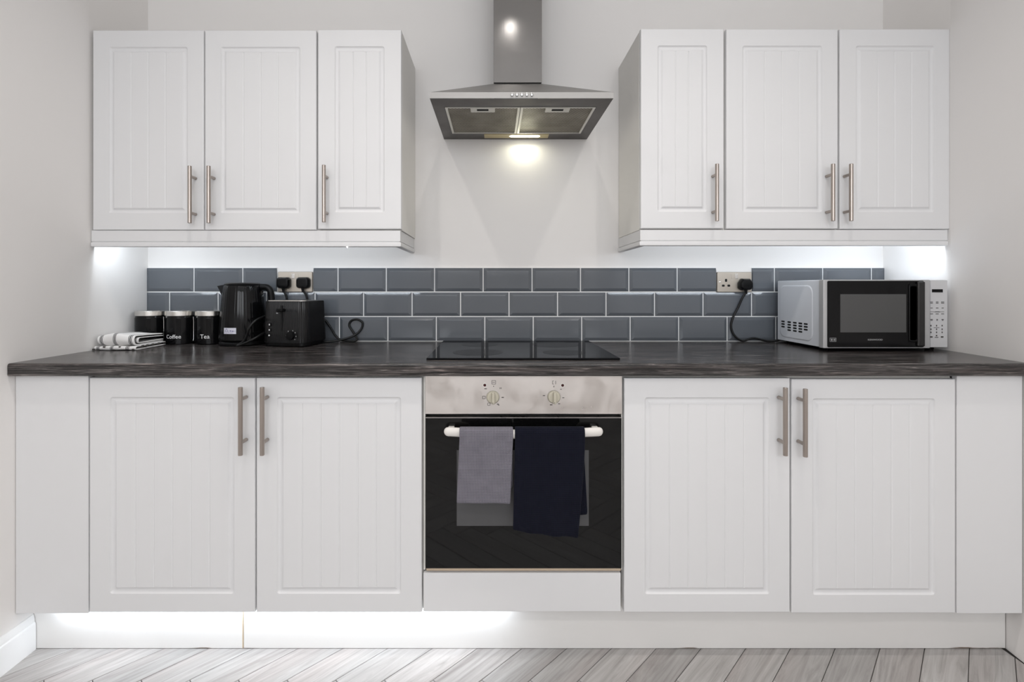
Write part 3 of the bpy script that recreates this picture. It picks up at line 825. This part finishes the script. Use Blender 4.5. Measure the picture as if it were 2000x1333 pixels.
bm = BM(); lathe(bm, [(0.004, -0.062), (0.011, -0.055), (0.011, 0.055), (0.004, 0.062)], (0.125, -0.054, ZB - 0.0025), 16, 'X')
for v in bm.verts: v.co.z = ZB - 0.003 + (v.co.z - (ZB - 0.0025)) * 0.35
obj('bulb', bm, M['bulb'], HOOD)['label'] = 'lit lamp bulb'
for k in range(5):
    x = HX - 0.0310 + k * 0.0160
    bm = BM(); lathe(bm, [(0.0052, 0.0), (0.0052, 0.004), (0.0040, 0.006), (0.0015, 0.0068)], (x, HD, 1.7565), 16, 'Y')
    obj('button', bm, M['chrome'], HOOD, smooth=40)
bm = BM(); box(bm, HX - cw + 0.001, HX + cw - 0.001, cdp + 0.001, -0.002, cz + 0.006, 2.679, 0.0008, 1)
obj('chimney', bm, M['hoodm'], HOOD)
bx('chimney_gap', M['void'], HOOD, HX - cw + 0.004, HX + cw - 0.004, cdp + 0.005, -0.003, cz - 0.002, cz + 0.008)

# ------------------------------------------------------------------ sockets and plugs
def socket(label, x0, x1, z0, z1, holes):
    t = thing('power_socket', label, 'socket', ((x0 + x1) / 2, 0, z0), 'steel double power sockets')
    bm = BM()
    rings_xz(bm, [(rrect(x0, x1, z0, z1, 0.004), -0.0005), (rrect(x0, x1, z0, z1, 0.004), -0.0095), (rrect(x0 + 0.0015, x1 - 0.0015, z0 + 0.0015, z1 - 0.0015, 0.003), -0.0115)])
    obj('face_plate', bm, M['plate'], t, smooth=35)
    xc = (x0 + x1) / 2; w = x1 - x0
    for k, sx in enumerate((-0.0075, 0.0075)):
        bm = BM(); box(bm, xc + sx - 0.0060, xc + sx + 0.0060, -0.0155 if (k == 0) == (not holes) else -0.0130, -0.011, z1 - 0.028, z1 - 0.009, 0.001)
        obj('switch', bm, M['chrome'] if (k == 0) == (not holes) else M['plate'], t)
    for sx in (x0 + 0.011, x1 - 0.011):
        bm = BM(); lathe(bm, [(0.003, 0), (0.003, 0.001), (0.0015, 0.0016)], (sx, -0.0115, (z0 + z1) / 2), 12, 'Y'); obj('screw', bm, M['chrome'], t)
    for hx0 in holes:
        for dx, dz in ((0, 0.0115), (-0.0115, -0.0105), (0.0115, -0.0105)):
            bm = BM(); hx1, hz1 = hx0 + dx, (z0 + z1) / 2 + dz - 0.0045
            hw, hh = (0.0046, 0.0062) if dx == 0 else (0.0058, 0.0044)
            rings_xz(bm, [(rrect(hx1 - hw, hx1 + hw, hz1 - hh, hz1 + hh, 0.003), -0.0112), (rrect(hx1 - hw, hx1 + hw, hz1 - hh, hz1 + hh, 0.003), -0.0118)])
            obj('pin_hole', bm, M['void'], t)
    return t
SZ0, SZ1 = wz(570.5), wz(531.3)
socket('steel double socket above the toaster with two plugs in it', wx(544.8), wx(612.0), SZ0, SZ1, [])
socket('steel double socket left of the microwave with one empty outlet', wx(1398.2), wx(1465.6), SZ0 - 0.001, SZ1 - 0.001, [wx(1415.5)])

def plug(label, px, py, path, hexed=False):
    x, z = wx(px), wz(py)
    t = thing('power_plug', label, 'plug', (x, -0.0115, z), 'black mains plugs')
    bm = BM()
    w, h = (0.0275, 0.0235) if not hexed else (0.0285, 0.0240)
    def lp(k):
        if hexed:
            return [(x - w * k, z - h * 0.55 * k), (x - w * 0.62 * k, z - h * k), (x + w * 0.62 * k, z - h * k), (x + w * k, z - h * 0.55 * k), (x + w * k, z + h * 0.25 * k), (x + w * 0.55 * k, z + h * k), (x - w * 0.55 * k, z + h * k), (x - w * k, z + h * 0.25 * k)]
        return rrect(x - w * k, x + w * k, z - h * k, z + h * k, 0.013 * k, 5)
    rings_xz(bm, [(lp(0.96), -0.0120), (lp(1.0), -0.0145), (lp(0.97), -0.030), (lp(0.80), -0.0385), (lp(0.55), -0.0405)])
    obj('plug_body', bm, M['black'], t, smooth=35)
    bm = BM(); p0 = Vector((x, -0.026, z - h + 0.002))
    tube(bm, [p0, p0 + Vector((0.0, 0, -0.008)), p0 + Vector((0.001, 0, -0.018))], lambda u: 0.0075 - 0.0032 * u, 10)
    obj('strain_relief', bm, M['black'], t)
    path = [Vector((p.x, min(p.y, -0.0170), max(p.z, WT1 + 0.0052))) for p in path]
    bm = BM(); tube(bm, [Vector((p.x, p.y, max(p.z, WT1 + 0.0048))) for p in spline([p0 + Vector((0.0008, 0, -0.012))] + path, 8)], 0.0045, 8)
    obj('cable', bm, M['cable'], t, smooth=60)
    return t
plug('black mains plug in the left outlet of the socket above the toaster', 558.6, 552.8, [
    P(560, 583, -0.020), P(556, 600, -0.012), P(545, 612, -0.0125), P(529, 616, -0.03), P(522, 617, -0.070), P(518, 618, -0.140), P(500, 626, -0.200), P(487, 641, -0.215),
    P(483, 654, -0.21), P(476, 667, -0.205), P(464, 675.5, -0.21), P(478, 671, -0.222), P(500, 660, -0.215), P(517, 650, -0.16), P(526, 650, -0.09), P(535, 660, -0.012)])
plug('black mains plug in the right outlet of the socket above the toaster', 596.3, 552.8, [
    P(599, 580, -0.020), P(602, 600, -0.0125), P(612, 613, -0.0125), P(633, 623.5, -0.014), P(645, 639, -0.018), P(655, 656, -0.028), P(665, 664, -0.030), P(681, 668, -0.034),
    P(692.5, 668, -0.034), P(697, 662, -0.026), P(689, 648, -0.020), P(682, 636.5, -0.017), P(686, 627, -0.017), P(697.6, 624.3, -0.017), P(708, 631, -0.017),
    P(704, 645, -0.019), P(689, 657, -0.030), P(665, 664.5, -0.040), P(645, 669.5, -0.055), P(633, 671.5, -0.060)])
plug('black mains plug with cable running to the microwave', 1450.6, 555.8, [
    P(1450, 582, -0.022), P(1442, 600, -0.018), P(1432, 620, -0.018), P(1428, 638, -0.018), P(1434, 655, -0.022), P(1450, 666, -0.026), P(1472, 661, -0.030), P(1497, 667, -0.033), P(1516, 665.5, -0.040), P(1535, 660, -0.045)], True)

# ------------------------------------------------------------------ microwave
MF = -0.320; ms = F_PX / (MF - CAM_Y)
mx = lambda px: (px - CX) / ms
mz = lambda py: CAM_Z - (py - CY) / ms
MX0, MX1 = mx(1606.5), mx(1850.5)
MZ0, MZ1 = WT1 + 0.0125, mz(547.0)
MW = thing('microwave', 'white and silver microwave with black glass door by the right wall', 'microwave', ((MX0 + MX1) / 2, -0.18, WT1))
bm = BM(); box(bm, MX0, MX1, MF + 0.012, -0.045, MZ0, MZ1, 0.003)
body = obj('body', bm, M['mwhite'], MW)
# raised moulding pressed into the left flank
bm = BM()
def yz_ring(y0, y1, z0, z1, r, x): return [(x, yy, zz) for yy, zz in rrect(y0, y1, z0, z1, r, 4)]
rr = [yz_ring(-0.268, -0.062, MZ0 + 0.014, MZ1 - 0.018, 0.03, MX0 + 0.0005), yz_ring(-0.266, -0.064, MZ0 + 0.016, MZ1 - 0.020, 0.029, MX0 - 0.0015), yz_ring(-0.262, -0.068, MZ0 + 0.020, MZ1 - 0.024, 0.026, MX0 - 0.0020)]
vs = [[bm.verts.new(p) for p in ring] for ring in rr]
for a, c in zip(vs, vs[1:]):
    for k in range(len(a)): bm.faces.new((a[k], a[(k + 1) % len(a)], c[(k + 1) % len(a)], c[k]))
bm.faces.new(vs[-1])
obj('side_moulding', bm, M['mwhite'], MW, smooth=40)
bm = BM()
cols = [(-0.087, 3), (-0.128, 4), (-0.164, 4), (-0.198, 4), (-0.230, 3)]
for i, (yc, n_) in enumerate(cols):
    for k in range(n_):
        zc = MZ0 + 0.0770 - k * 0.0105 - (0.0 if i < 4 else 0.0)
        loop = rrect(yc - 0.0115, yc + 0.0115, zc - 0.0032, zc + 0.0032, 0.003, 3)
        a = [bm.verts.new((MX0 - 0.0023, yy, zz)) for yy, zz in loop]; c = [bm.verts.new((MX0 + 0.001, yy, zz)) for yy, zz in loop]
        for q in range(len(a)): bm.faces.new((a[q], a[(q + 1) % len(a)], c[(q + 1) % len(a)], c[q]))
        bm.faces.new(a)
vt = obj('side_vents', bm, M['void'], MW, smooth=0); vt['kind'] = 'stuff'; vt['label'] = 'dark vent slots'
# control side and door
bm = BM(); box(bm, mx(1816.5), MX1, MF - 0.001, MF + 0.014, MZ0 + 0.001, MZ1 - 0.0005, 0.002)
pn = obj('control_panel', bm, M['mpanel'], MW); pn['label'] = 'silver control panel'
bx('display', M['blackg'], pn, mx(1819.6), mx(1840.8), MF - 0.0014, MF - 0.0005, mz(571.5), mz(565.3))
bm = BM()
def mk(px, py, w, h): box(bm, mx(px - w / 2), mx(px + w / 2), MF - 0.0014, MF - 0.0005, mz(py + h / 2), mz(py - h / 2))
for row, (py, ws) in enumerate(((590.2, (4.5, 5, 6)), (592.4, (4.5, 5, 6)), (602, (4.0, 5, 4)), (613.5, (5.5, 6, 5.5)), (624.3, (4.6, 3, 4.4)), (626, (4.0, 2.4, 3)))):
    for c_, w_ in enumerate(ws): mk((1819, 1829.8, 1840.5)[c_], py, w_, 1.25)
mk(1830, 609.6, 27, 0.7); mk(1830, 609.6, 9, 1.3)
for py in (636.5, 643.5, 649.5):
    for px in (1817.8, 1828.6, 1839.5): mk(px, py, 1.8, 3.0)
mk(1828.6, 656, 2.6, 2.6); mk(1828.6, 640.2, 11, 0.8); mk(1828.6, 659.3, 7, 1.3); mk(1818.6, 658.5, 4.6, 2.6); mk(1839.5, 658.5, 5.0, 2.8)
km = obj('keypad_marks', bm, M['print'], pn, smooth=0); km['kind'] = 'stuff'
DF = MF - 0.014
ds = F_PX / (DF - CAM_Y)
dx_ = lambda px: (px - CX) / ds
dz_ = lambda py: CAM_Z - (py - CY) / ds
bm = BM()
box(bm, dx_(1608.0), dx_(1817.2), DF, MF + 0.011, dz_(681.0), dz_(546.6), 0.0035)
dr = obj('door', bm, M['msilver'], MW); dr['label'] = 'black glass door in a silver frame'
bm = BM()
rings_xz(bm, [(rrect(dx_(1615.6), dx_(1803.5), dz_(678.6), dz_(548.8), 0.0045), DF + 0.001), (rrect(dx_(1615.6), dx_(1803.5), dz_(678.6), dz_(548.8), 0.0045), DF - 0.0022), (rrect(dx_(1616.2), dx_(1802.9), dz_(678), dz_(549.4), 0.004), DF - 0.0028)])
obj('door_glass', bm, M['blackg'], dr, smooth=30)
bx('window', M['mwin'], dr, dx_(1640), dx_(1768.5), DF - 0.0033, DF - 0.0025, dz_(649.5), dz_(575.0))['label'] = 'grey meshed window'
# recessed grip: a hollow cup with a rolled lip at the right of the glass
bm = BM()
loopA = rrect(dx_(1773), dx_(1792), dz_(669), dz_(555), 0.008, 4); loopB = rrect(dx_(1776), dx_(1789), dz_(665), dz_(559.5), 0.006, 4)
rings_xz(bm, [(loopA, DF - 0.0025), (loopA, DF - 0.0050), (rrect(dx_(1774.5), dx_(1790.5), dz_(667), dz_(557.3), 0.007, 4), DF - 0.0062), (loopB, DF - 0.0040), (loopB, DF - 0.0028)])
obj('handle', bm, M['black'], dr, smooth=30)['label'] = 'black recessed door grip'
bm = BM(); box(bm, dx_(1788.5), dx_(1802.8), DF - 0.0105, DF - 0.0022, dz_(676.5), dz_(550.5), 0.0038, 3)
obj('handle_lip', bm, M['lip'], dr)
bm = text_front(text_bm('KENWOOD', 0.0078, xs=1.25, bold=0.0001), dx_(1708), DF - 0.0030, dz_(665.3))
obj('lettering', bm, M['greyp'], dr, smooth=0)
bm = BM()
for a, c, d, e in ((1619.5, 1632, 660.2, 660.9), (1619.5, 1632, 667.0, 667.7), (1619.5, 1620.2, 660.2, 667.7), (1631.3, 1632, 660.2, 667.7), (1622, 1624.2, 662, 666), (1625.6, 1626.6, 662, 666), (1628, 1630, 662, 666)):
    box(bm, dx_(a), dx_(c), DF - 0.0032, DF - 0.0027, dz_(e), dz_(d))
obj('power_mark', bm, M['greyp'], dr, smooth=0)
for fx, fy in ((MX0 + 0.03, MF + 0.04), (MX1 - 0.03, MF + 0.04), (MX0 + 0.03, -0.08), (MX1 - 0.03, -0.08)):
    bm = BM(); lathe(bm, [(0.012, 0.0004), (0.014, 0.004), (0.014, 0.0130)], (fx, fy, WT1), 16)
    obj('foot', bm, M['black'], MW)

# ------------------------------------------------------------------ kettle
kc = Vector((-0.9990, -0.104, WT1))
KT = thing('kettle', 'black ribbed electric kettle beside the toaster', 'kettle', kc)
bm = BM(); lathe(bm, [(0.080, 0.0006), (0.0845, 0.004), (0.0845, 0.012), (0.081, 0.016), (0.078, 0.018)], kc, 56)
obj('power_base', bm, M['black'], KT, smooth=40)
def flute(a, j): return 1 + 0.010 * abs(math.sin(a * 22)) if 1 <= j <= 6 else 1
bm = BM()
prof = [(0.082, 0.0185), (0.0855, 0.023), (0.0845, 0.055), (0.0815, 0.105), (0.0775, 0.155), (0.0735, 0.200), (0.0705, 0.226), (0.0690, 0.232), (0.066, 0.2350)]
lathe(bm, prof, kc, 176, fl=flute)
obj('body', bm, M['blackg'], KT, smooth=25)
bm = BM(); lathe(bm, [(0.0675, 0.2352), (0.0680, 0.2385), (0.064, 0.2425), (0.045, 0.2450), (0.02, 0.2455)], kc, 56)
obj('lid', bm, M['black'], KT, smooth=40)
bm = BM()      # pouring lip on the left
a0 = [(-0.066, -0.022, 0.236), (-0.066, 0.022, 0.236), (-0.078, 0.014, 0.198), (-0.080, 0, 0.180), (-0.078, -0.014, 0.198)]
a1 = [(-0.100, -0.006, 0.2315), (-0.100, 0.006, 0.2315), (-0.097, 0.004, 0.224), (-0.0955, 0, 0.2215), (-0.097, -0.004, 0.224)]
va = [bm.verts.new(kc + Vector(p)) for p in a0]; vb = [bm.verts.new(kc + Vector(p)) for p in a1]
for k in range(5): bm.faces.new((va[k], va[(k + 1) % 5], vb[(k + 1) % 5], vb[k]))
bm.faces.new(va); bm.faces.new(vb[::-1])
obj('spout', bm, M['black'], KT, smooth=30)
bm = BM()
pts = spline([kc + Vector(p) for p in ((0.055, 0.004, 0.2270), (0.076, 0.006, 0.2280), (0.093, 0.008, 0.2255), (0.1035, 0.009, 0.2140), (0.108, 0.010, 0.190), (0.1095, 0.010, 0.155), (0.107, 0.010, 0.115), (0.098, 0.008, 0.085), (0.076, 0.006, 0.068))], 6)
rg = []
for i, p in enumerate(pts):
    t = (pts[min(i + 1, len(pts) - 1)] - pts[max(i - 1, 0)]).normalized(); nrm = Vector((t.z, 0, -t.x))
    wdt = 0.0125
    rg.append([bm.verts.new(p + nrm * (0.0125 * math.cos(a)) + Vector((0, wdt * math.sin(a), 0))) for a in [2 * PI * k / 12 for k in range(12)]])
for a, c in zip(rg, rg[1:]):
    for k in range(12): bm.faces.new((a[k], a[(k + 1) % 12], c[(k + 1) % 12], c[k]))
bm.faces.new(rg[0][::-1]); bm.faces.new(rg[-1])
obj('handle', bm, M['black'], KT, smooth=50)
def on_kettle(bm_in, th0, rz, off):
    for v in bm_in.verts:
        a, b_, c = v.co; th = th0 + a / 0.085
        R = 0.0853 + off + c
        v.co = kc + Vector((R * math.sin(th), -R * math.cos(th), rz + b_))
    return bm_in
bm = BM()
cols_ = [bm.verts.new((-0.0245 + 0.049 * i / 8, s, 0)) for i in range(9) for s in (-0.0115, 0.0115)]
for i in range(8): bm.faces.new((cols_[2 * i], cols_[2 * i + 2], cols_[2 * i + 3], cols_[2 * i + 1]))
st = obj('sticker', on_kettle(bm, -0.09, 0.060, 0.0010), M['sticker'], KT); st['label'] = 'white printed sticker'
bm = BM()
def quad(pts_): bm.faces.new([bm.verts.new((x, y, 0)) for x, y in pts_])
tri = [(-0.012, 0.009), (-0.0195, -0.002), (-0.0045, -0.002)]
for (ax, ay), (bx2, by2) in zip(tri, tri[1:] + tri[:1]):
    dxx, dyy = bx2 - ax, by2 - ay; l_ = math.hypot(dxx, dyy); nx, ny = -dyy / l_ * 0.0008, dxx / l_ * 0.0008
    quad(((ax - nx, ay - ny), (bx2 - nx, by2 - ny), (bx2 + nx, by2 + ny), (ax + nx, ay + ny)))
for x_, y_, w_, h_ in ((-0.019, -0.008, 0.004, 0.0016), (-0.012, -0.008, 0.005, 0.0016), (-0.0045, -0.0065, 0.0014, 0.004), (0.004, 0.000, 0.006, 0.004), (0.012, -0.001, 0.006, 0.004), (0.0185, -0.001, 0.008, 0.0010), (0.006, -0.0075, 0.014, 0.0010)):
    quad(((x_ - w_ / 2, y_ - h_ / 2), (x_ + w_ / 2, y_ - h_ / 2), (x_ + w_ / 2, y_ + h_ / 2), (x_ - w_ / 2, y_ + h_ / 2)))
obj('sticker_print', on_kettle(bm, -0.09, 0.060, 0.0014), M['stickp'], st, smooth=0)

# ------------------------------------------------------------------ toaster
TCX, TCY = -0.7840, -0.1180
tx0, tx1, ty0, ty1 = TCX - 0.089, TCX + 0.089, TCY - 0.0815, TCY + 0.0815
TZ = WT1
TO = thing('toaster', 'black ribbed two-slot toaster with lever and dial under the socket', 'toaster', ((tx0 + tx1) / 2, (ty0 + ty1) / 2, TZ))
def t_outline(d, ribs):
    base = rrect(tx0 + d, tx1 - d, ty0 + d, ty1 - d, 0.030 - d, 8)
    if not ribs: return base
    out = []
    nb = len(base)
    for k in range(nb):
        (ax, ay), (bx2, by2) = base[k], base[(k + 1) % nb]
        L_ = math.hypot(bx2 - ax, by2 - ay); steps = max(1, round(L_ / 0.0055))
        nx, ny = (by2 - ay) / L_, -(bx2 - ax) / L_
        for s in range(steps):
            for u, h in ((0.0, 0.0), (0.5, 0.0009)):
                f = (s + u) / steps
                out.append((ax + (bx2 - ax) * f + nx * h, ay + (by2 - ay) * f + ny * h))
    return out
bm = BM()
levels = [(-0.0045, 0.016), (-0.0050, 0.024), (-0.0030, 0.070), (0.000, 0.130), (0.0015, 0.168), (0.003, 0.1735)]
vs = [[bm.verts.new((x, y, TZ + z)) for x, y in t_outline(d, True)] for d, z in levels]
for a, c in zip(vs, vs[1:]):
    for k in range(len(a)): bm.faces.new((a[k], a[(k + 1) % len(a)], c[(k + 1) % len(a)], c[k]))
bm.faces.new(vs[0][::-1]); bm.faces.new(vs[-1])
obj('body', bm, M['satin'], TO, smooth=20)
bm = BM(); prism(bm, t_outline(0.000, False), TZ + 0.0045, TZ + 0.0155); obj('foot_band', bm, M['black'], TO)
bm = BM()
for fx in (tx0 + 0.035, tx1 - 0.035):
    for fy in (ty0 + 0.035, ty1 - 0.035): lathe(bm, [(0.012, 0.0003), (0.012, 0.006)], (fx, fy, TZ), 12)
fo_ = obj('feet', bm, M['void'], TO); fo_['kind'] = 'stuff'
bm = BM(); prism(bm, t_outline(0.006, False), TZ + 0.1736, TZ + 0.1765); obj('top_plate', bm, M['lid'], TO)['label'] = 'steel top plate'
for xo in (-0.032, 0.032):
    xc = (tx0 + tx1) / 2 + xo
    bx('slot', M['void'], TO, xc - 0.014, xc + 0.014, ty0 + 0.03, ty1 - 0.03, TZ + 0.176, TZ + 0.1768)
ft = ty0 - 0.0045
def TP(px, py): return Vector((tx0 + 0.004 + (px - 517) / 80 * 0.166, ft, CAM_Z - (py - CY) / 514))
bx('lever_track', M['void'], TO, TP(555.0, 600).x - 0.0030, TP(555.0, 600).x + 0.0030, ft - 0.0005, ft + 0.006, TZ + 0.060, TZ + 0.158, 0.0008)
lv = TP(557, 606)
bm = BM(); box(bm, lv.x - 0.013, lv.x + 0.013, ft - 0.020, ft - 0.002, lv.z - 0.006, lv.z + 0.006, 0.003); obj('lever', bm, M['black'], TO)
for px, py in ((547.0, 605.3), (547.0, 612.0)):
    p = TP(px, py); bx('lever_mark', M['greyp'], TO, p.x - 0.0032, p.x + 0.0032, ft - 0.0012, ft + 0.002, p.z - 0.0018, p.z + 0.0018)
for k, (px, py) in enumerate(((532.0, 634.3), (531.8, 644.7), (531.5, 655.3))):
    p = TP(px, py)
    bm = BM(); box(bm, p.x - 0.0055, p.x + 0.0055, ft - 0.0018, ft + 0.002, p.z - 0.0065, p.z + 0.0065, 0.0012); bt = obj('button', bm, M['black'], TO)
    bm = BM()
    if k == 2: lathe(bm, [(0.0032, 0), (0.0032, 0.0004)], (p.x, ft - 0.0018, p.z), 16, 'Y')
    else: box(bm, p.x - 0.0020, p.x + 0.0020, ft - 0.0022, ft - 0.0017, p.z - 0.0030, p.z + 0.0028)
    obj('icon', bm, M['whitep'], bt)
dc = TP(575.0, 655.5)
bm = BM(); lathe(bm, [(0.0160, -0.003), (0.0155, 0.010), (0.0140, 0.013), (0.006, 0.0135)], (dc.x, ft, dc.z), 32, 'Y'); dl = obj('dial', bm, M['black'], TO, smooth=40)
bm = BM()
for a_ in (180, 125, 70, 35, -5, -40):
    a = math.radians(a_); c_ = (dc.x + 0.0205 * math.cos(a), ft - 0.0008, dc.z + 0.0205 * math.sin(a))
    box(bm, c_[0] - 0.0013, c_[0] + 0.0013, ft - 0.0014, ft + 0.002, c_[2] - 0.0018, c_[2] + 0.0018)
obj('dial_numbers', bm, M['greyp'], TO, smooth=0)

TO.rotation_euler = (0, 0, math.radians(-10))

# ------------------------------------------------------------------ canisters
def canister(label, x, y, word=None, th0=0.0, size=0.0165):
    c = Vector((x, y, WT1))
    t = thing('storage_canister', label, 'canister', c, 'black canisters with steel lids')
    R = 0.0545
    bm = BM(); lathe(bm, [(R - 0.003, 0.0004), (R, 0.003), (R, 0.104), (R - 0.0015, 0.1065), (R - 0.003, 0.1125)], c, 48)
    obj('body', bm, M['blackg'], t, smooth=35)
    bm = BM(); lathe(bm, [(R - 0.001, 0.1127), (R + 0.0006, 0.1135), (R + 0.0006, 0.1305), (R - 0.001, 0.1325), (R - 0.008, 0.1330)], c, 48)
    obj('lid', bm, M['lid'], t, smooth=35)['label'] = 'brushed steel lid'
    bm = BM(); tube(bm, [c + Vector((R + 0.0040, -0.012, 0.108)), c + Vector((R + 0.0052, -0.012, 0.09)), c + Vector((R + 0.0052, -0.012, 0.02)), c + Vector((R + 0.0030, -0.012, 0.012))], 0.0016, 8)
    obj('clip_wire', bm, M['chrome'], t)
    if word:
        bm = text_bm(word, size, 0.0002, bold=0.0001)
        for v in bm.verts:
            a, b_, d = v.co; th = th0 + a / R
            v.co = c + Vector(((R + 0.0003 + d) * math.sin(th), -(R + 0.0003 + d) * math.cos(th), 0.0245 + b_))
        obj('lettering', bm, M['whitep'], t, smooth=0)
    return t
cyy = -0.072; csx = F_PX / (cyy - CAM_Y)
canister('black canister with steel lid behind the folded tea towel', (295.0 - CX) / csx, cyy)
canister('black canister with steel lid lettered Coffee', (353.0 - CX) / csx, cyy, 'Coffee', 0.06, 0.0215)
canister('black canister with steel lid lettered Tea, touching the kettle', (411.5 - CX) / csx, cyy, 'Tea', 0.14, 0.0235)

# ------------------------------------------------------------------ folded tea towel
def sheet(profile, x0f, x1f, nx, uvscale=1.0, wob=None):
    """a strip of cloth: (y, z) profile swept across x; x limits may vary along the profile. UV in metres"""
    bm = BM(); uvl = bm.loops.layers.uv.new('UVMap')
    rows_, L_ = [], 0.0; uvs = {}
    for j, (y, z) in enumerate(profile):
        if j: L_ += math.hypot(y - profile[j - 1][0], z - profile[j - 1][1])
        f = j / (len(profile) - 1); row = []
        for i in range(nx + 1):
            u = i / nx; x = x0f(f) + (x1f(f) - x0f(f)) * u
            dx, dy, dz = wob(u, f) if wob else (0, 0, 0)
            v = bm.verts.new((x + dx, y + dy, z + dz)); uvs[v] = ((x1f(0) - x0f(0)) * u, L_); row.append(v)
        rows_.append(row)
    for a, c in zip(rows_, rows_[1:]):
        for i in range(nx):
            f = bm.faces.new((a[i], a[i + 1], c[i + 1], c[i]))
            for lp in f.loops: lp[uvl].uv = uvs[lp.vert]
    return bm
TT = thing('tea_towel', 'folded white tea towel with black stripes in the left worktop corner', 'tea towel', (-1.36, -0.19, WT1))
def cloth_obj(name, bm, m, parent, th, sub=1):
    o = obj(name, bm, m, parent, smooth=60)
    s = o.modifiers.new('thickness', 'SOLIDIFY'); s.thickness = th; s.offset = 0
    if sub:
        ss = o.modifiers.new('soft', 'SUBSURF'); ss.levels = sub; ss.render_levels = sub
    return o
z = WT1
def fold(y0, y1, zb, zt, nb=6, lift=0.0):
    """a flattened loop: up the back, over, and round the front edge"""
    h = (zt - zb) / 2; zc = (zt + zb) / 2
    pr = [(y1, zb)]
    for k in range(1, 5): pr.append((y1 + (y0 + h - y1) * k / 5, zb))
    for k in range(nb + 1):
        a = -PI / 2 - PI * k / nb
        pr.append((y0 + h + h * math.cos(a), zc + h * math.sin(a)))
    for k in range(1, 6): pr.append((y0 + h + (y1 - y0 - h) * k / 5, zt + lift * (k / 5)))
    return pr
wobA = lambda u, f: (0, 0.003 * math.sin(7 * u + 2 * f), 0.0012 * math.sin(9 * u + 5 * f))
cloth_obj('bottom_fold', sheet(fold(-0.303, -0.134, z + 0.0030, z + 0.0135), lambda f: -1.432, lambda f: -1.281, 14, wob=wobA), M['stripe'], TT, 0.0042)
wobB = lambda u, f: (0.004 * math.sin(6 * f), 0.004 * math.sin(6 * u + 1), 0.002 * math.sin(8 * u + 6 * f) + (0.006 * math.sin(PI * u) if f > 0.6 else 0))
cloth_obj('top_fold', sheet(fold(-0.296, -0.134, z + 0.0170, z + 0.0510, 8, -0.008), lambda f: -1.427, lambda f: -1.292, 16, wob=wobB), M['stripe'], TT, 0.0042)
cloth_obj('inner_fold', sheet(fold(-0.280, -0.136, z + 0.0245, z + 0.0430, 6, -0.006), lambda f: -1.424, lambda f: -1.289, 12, wob=wobA), M['stripe'], TT, 0.0036)
bm = BM()
for k, (xx, yy) in enumerate(((-1.4325, -0.302), (-1.392, -0.3045), (-1.356, -0.304), (-1.336, -0.3045), (-1.290, -0.303))):
    box(bm, xx - 0.0035, xx + 0.0035, yy - 0.0022, yy + 0.004, z + 0.001 + (k % 2) * 0.0095, z + 0.0065 + (k % 2) * 0.009, 0.001)
for yy in (-0.268, -0.245, -0.215, -0.182, -0.150): box(bm, -1.2835, -1.2782, yy - 0.005, yy + 0.005, z + 0.0085, z + 0.0155, 0.001)
obj('black_hem_stitches', bm, M['print'], TT)

# ------------------------------------------------------------------ towels over the oven handle
def drape(zb_back, zb_front, y_c, r, n=14):
    pr = []
    for k in range(6): pr.append((y_c + r, zb_back + (hz - zb_back) * k / 6))
    for k in range(9):
        a = PI * k / 8; pr.append((y_c + r * math.cos(a), hz + (r + 0.0045) * math.sin(a)))
    for k in range(1, n + 1): pr.append((y_c - r - 0.001 * k / n, hz + (zb_front - hz) * k / n))
    return pr
hzp = lambda py: CAM_Z - (py - CY) / (F_PX / (HB - 0.012 - CAM_Y))
hxp = lambda px: (px - CX) / (F_PX / (HB - 0.012 - CAM_Y))
yc = HB + 0.0012
G = thing('hand_towel', 'grey waffle towel hanging over the left of the oven handle', 'towel', (hxp(950), yc, hzp(985)), 'towels on the oven handle')
def gw(u, f):
    fall = max(0, (f - 0.45) / 0.55)
    return (0.0, 0.0018 * math.sin(9 * u + 1) * fall - 0.002 * (1 if 0.66 < f < 0.70 else 0), 0.0012 * math.sin(4 * u) * fall)
GX0, GX1 = hxp(897), hxp(1002.5)
cloth_obj('cloth', sheet(drape(hzp(962), hzp(984.5), yc, 0.0125, 26), lambda f: GX0 - 0.0082 * max(0, (f - 0.4) / 0.6), lambda f: GX1 - 0.0085 * max(0, (f - 0.4) / 0.6), 20, wob=gw), M['grey_cloth'], G, 0.0036)
Nv = thing('hand_towel', 'dark navy towel hanging over the right of the oven handle', 'towel', (hxp(1072), yc, hzp(1045)), 'towels on the oven handle')
NX0, NX1 = hxp(1005.5), hxp(1143)
def nw(u, f):
    fall = max(0, (f - 0.42) / 0.58)
    dz = -0.030 * (u - 0.15) * fall ** 2 - (0.004 * math.sin(5 * u) * fall)
    return (0.0, -0.006 * fall * (0.5 + 0.5 * math.sin(9.5 * u + 1.4 * fall)) - 0.003 * fall * math.sin(17 * u - 3 * f), dz)
cloth_obj('front_fall', sheet(drape(hzp(1000), hzp(1037), yc, 0.0130, 26), lambda f: NX0 - 0.006 * max(0, (f - 0.4) / 0.6), lambda f: NX1 - 0.021 * max(0, (f - 0.4) / 0.6) ** 1.4, 26, wob=nw), M['navy_cloth'], Nv, 0.0038)
def side_prof():
    return [(yc + 0.0035, hz + 0.002 + (hzp(1012) - hz) * k / 14) for k in range(15)]
cloth_obj('back_fall', sheet(side_prof(), lambda f: NX1 - 0.060, lambda f: NX1 - 0.003 + 0.013 * f, 10, wob=lambda u, f: (0, 0.002 * math.sin(8 * u + 3 * f), -0.012 * (1 - u) * f)), M['navy_cloth'], Nv, 0.0036)
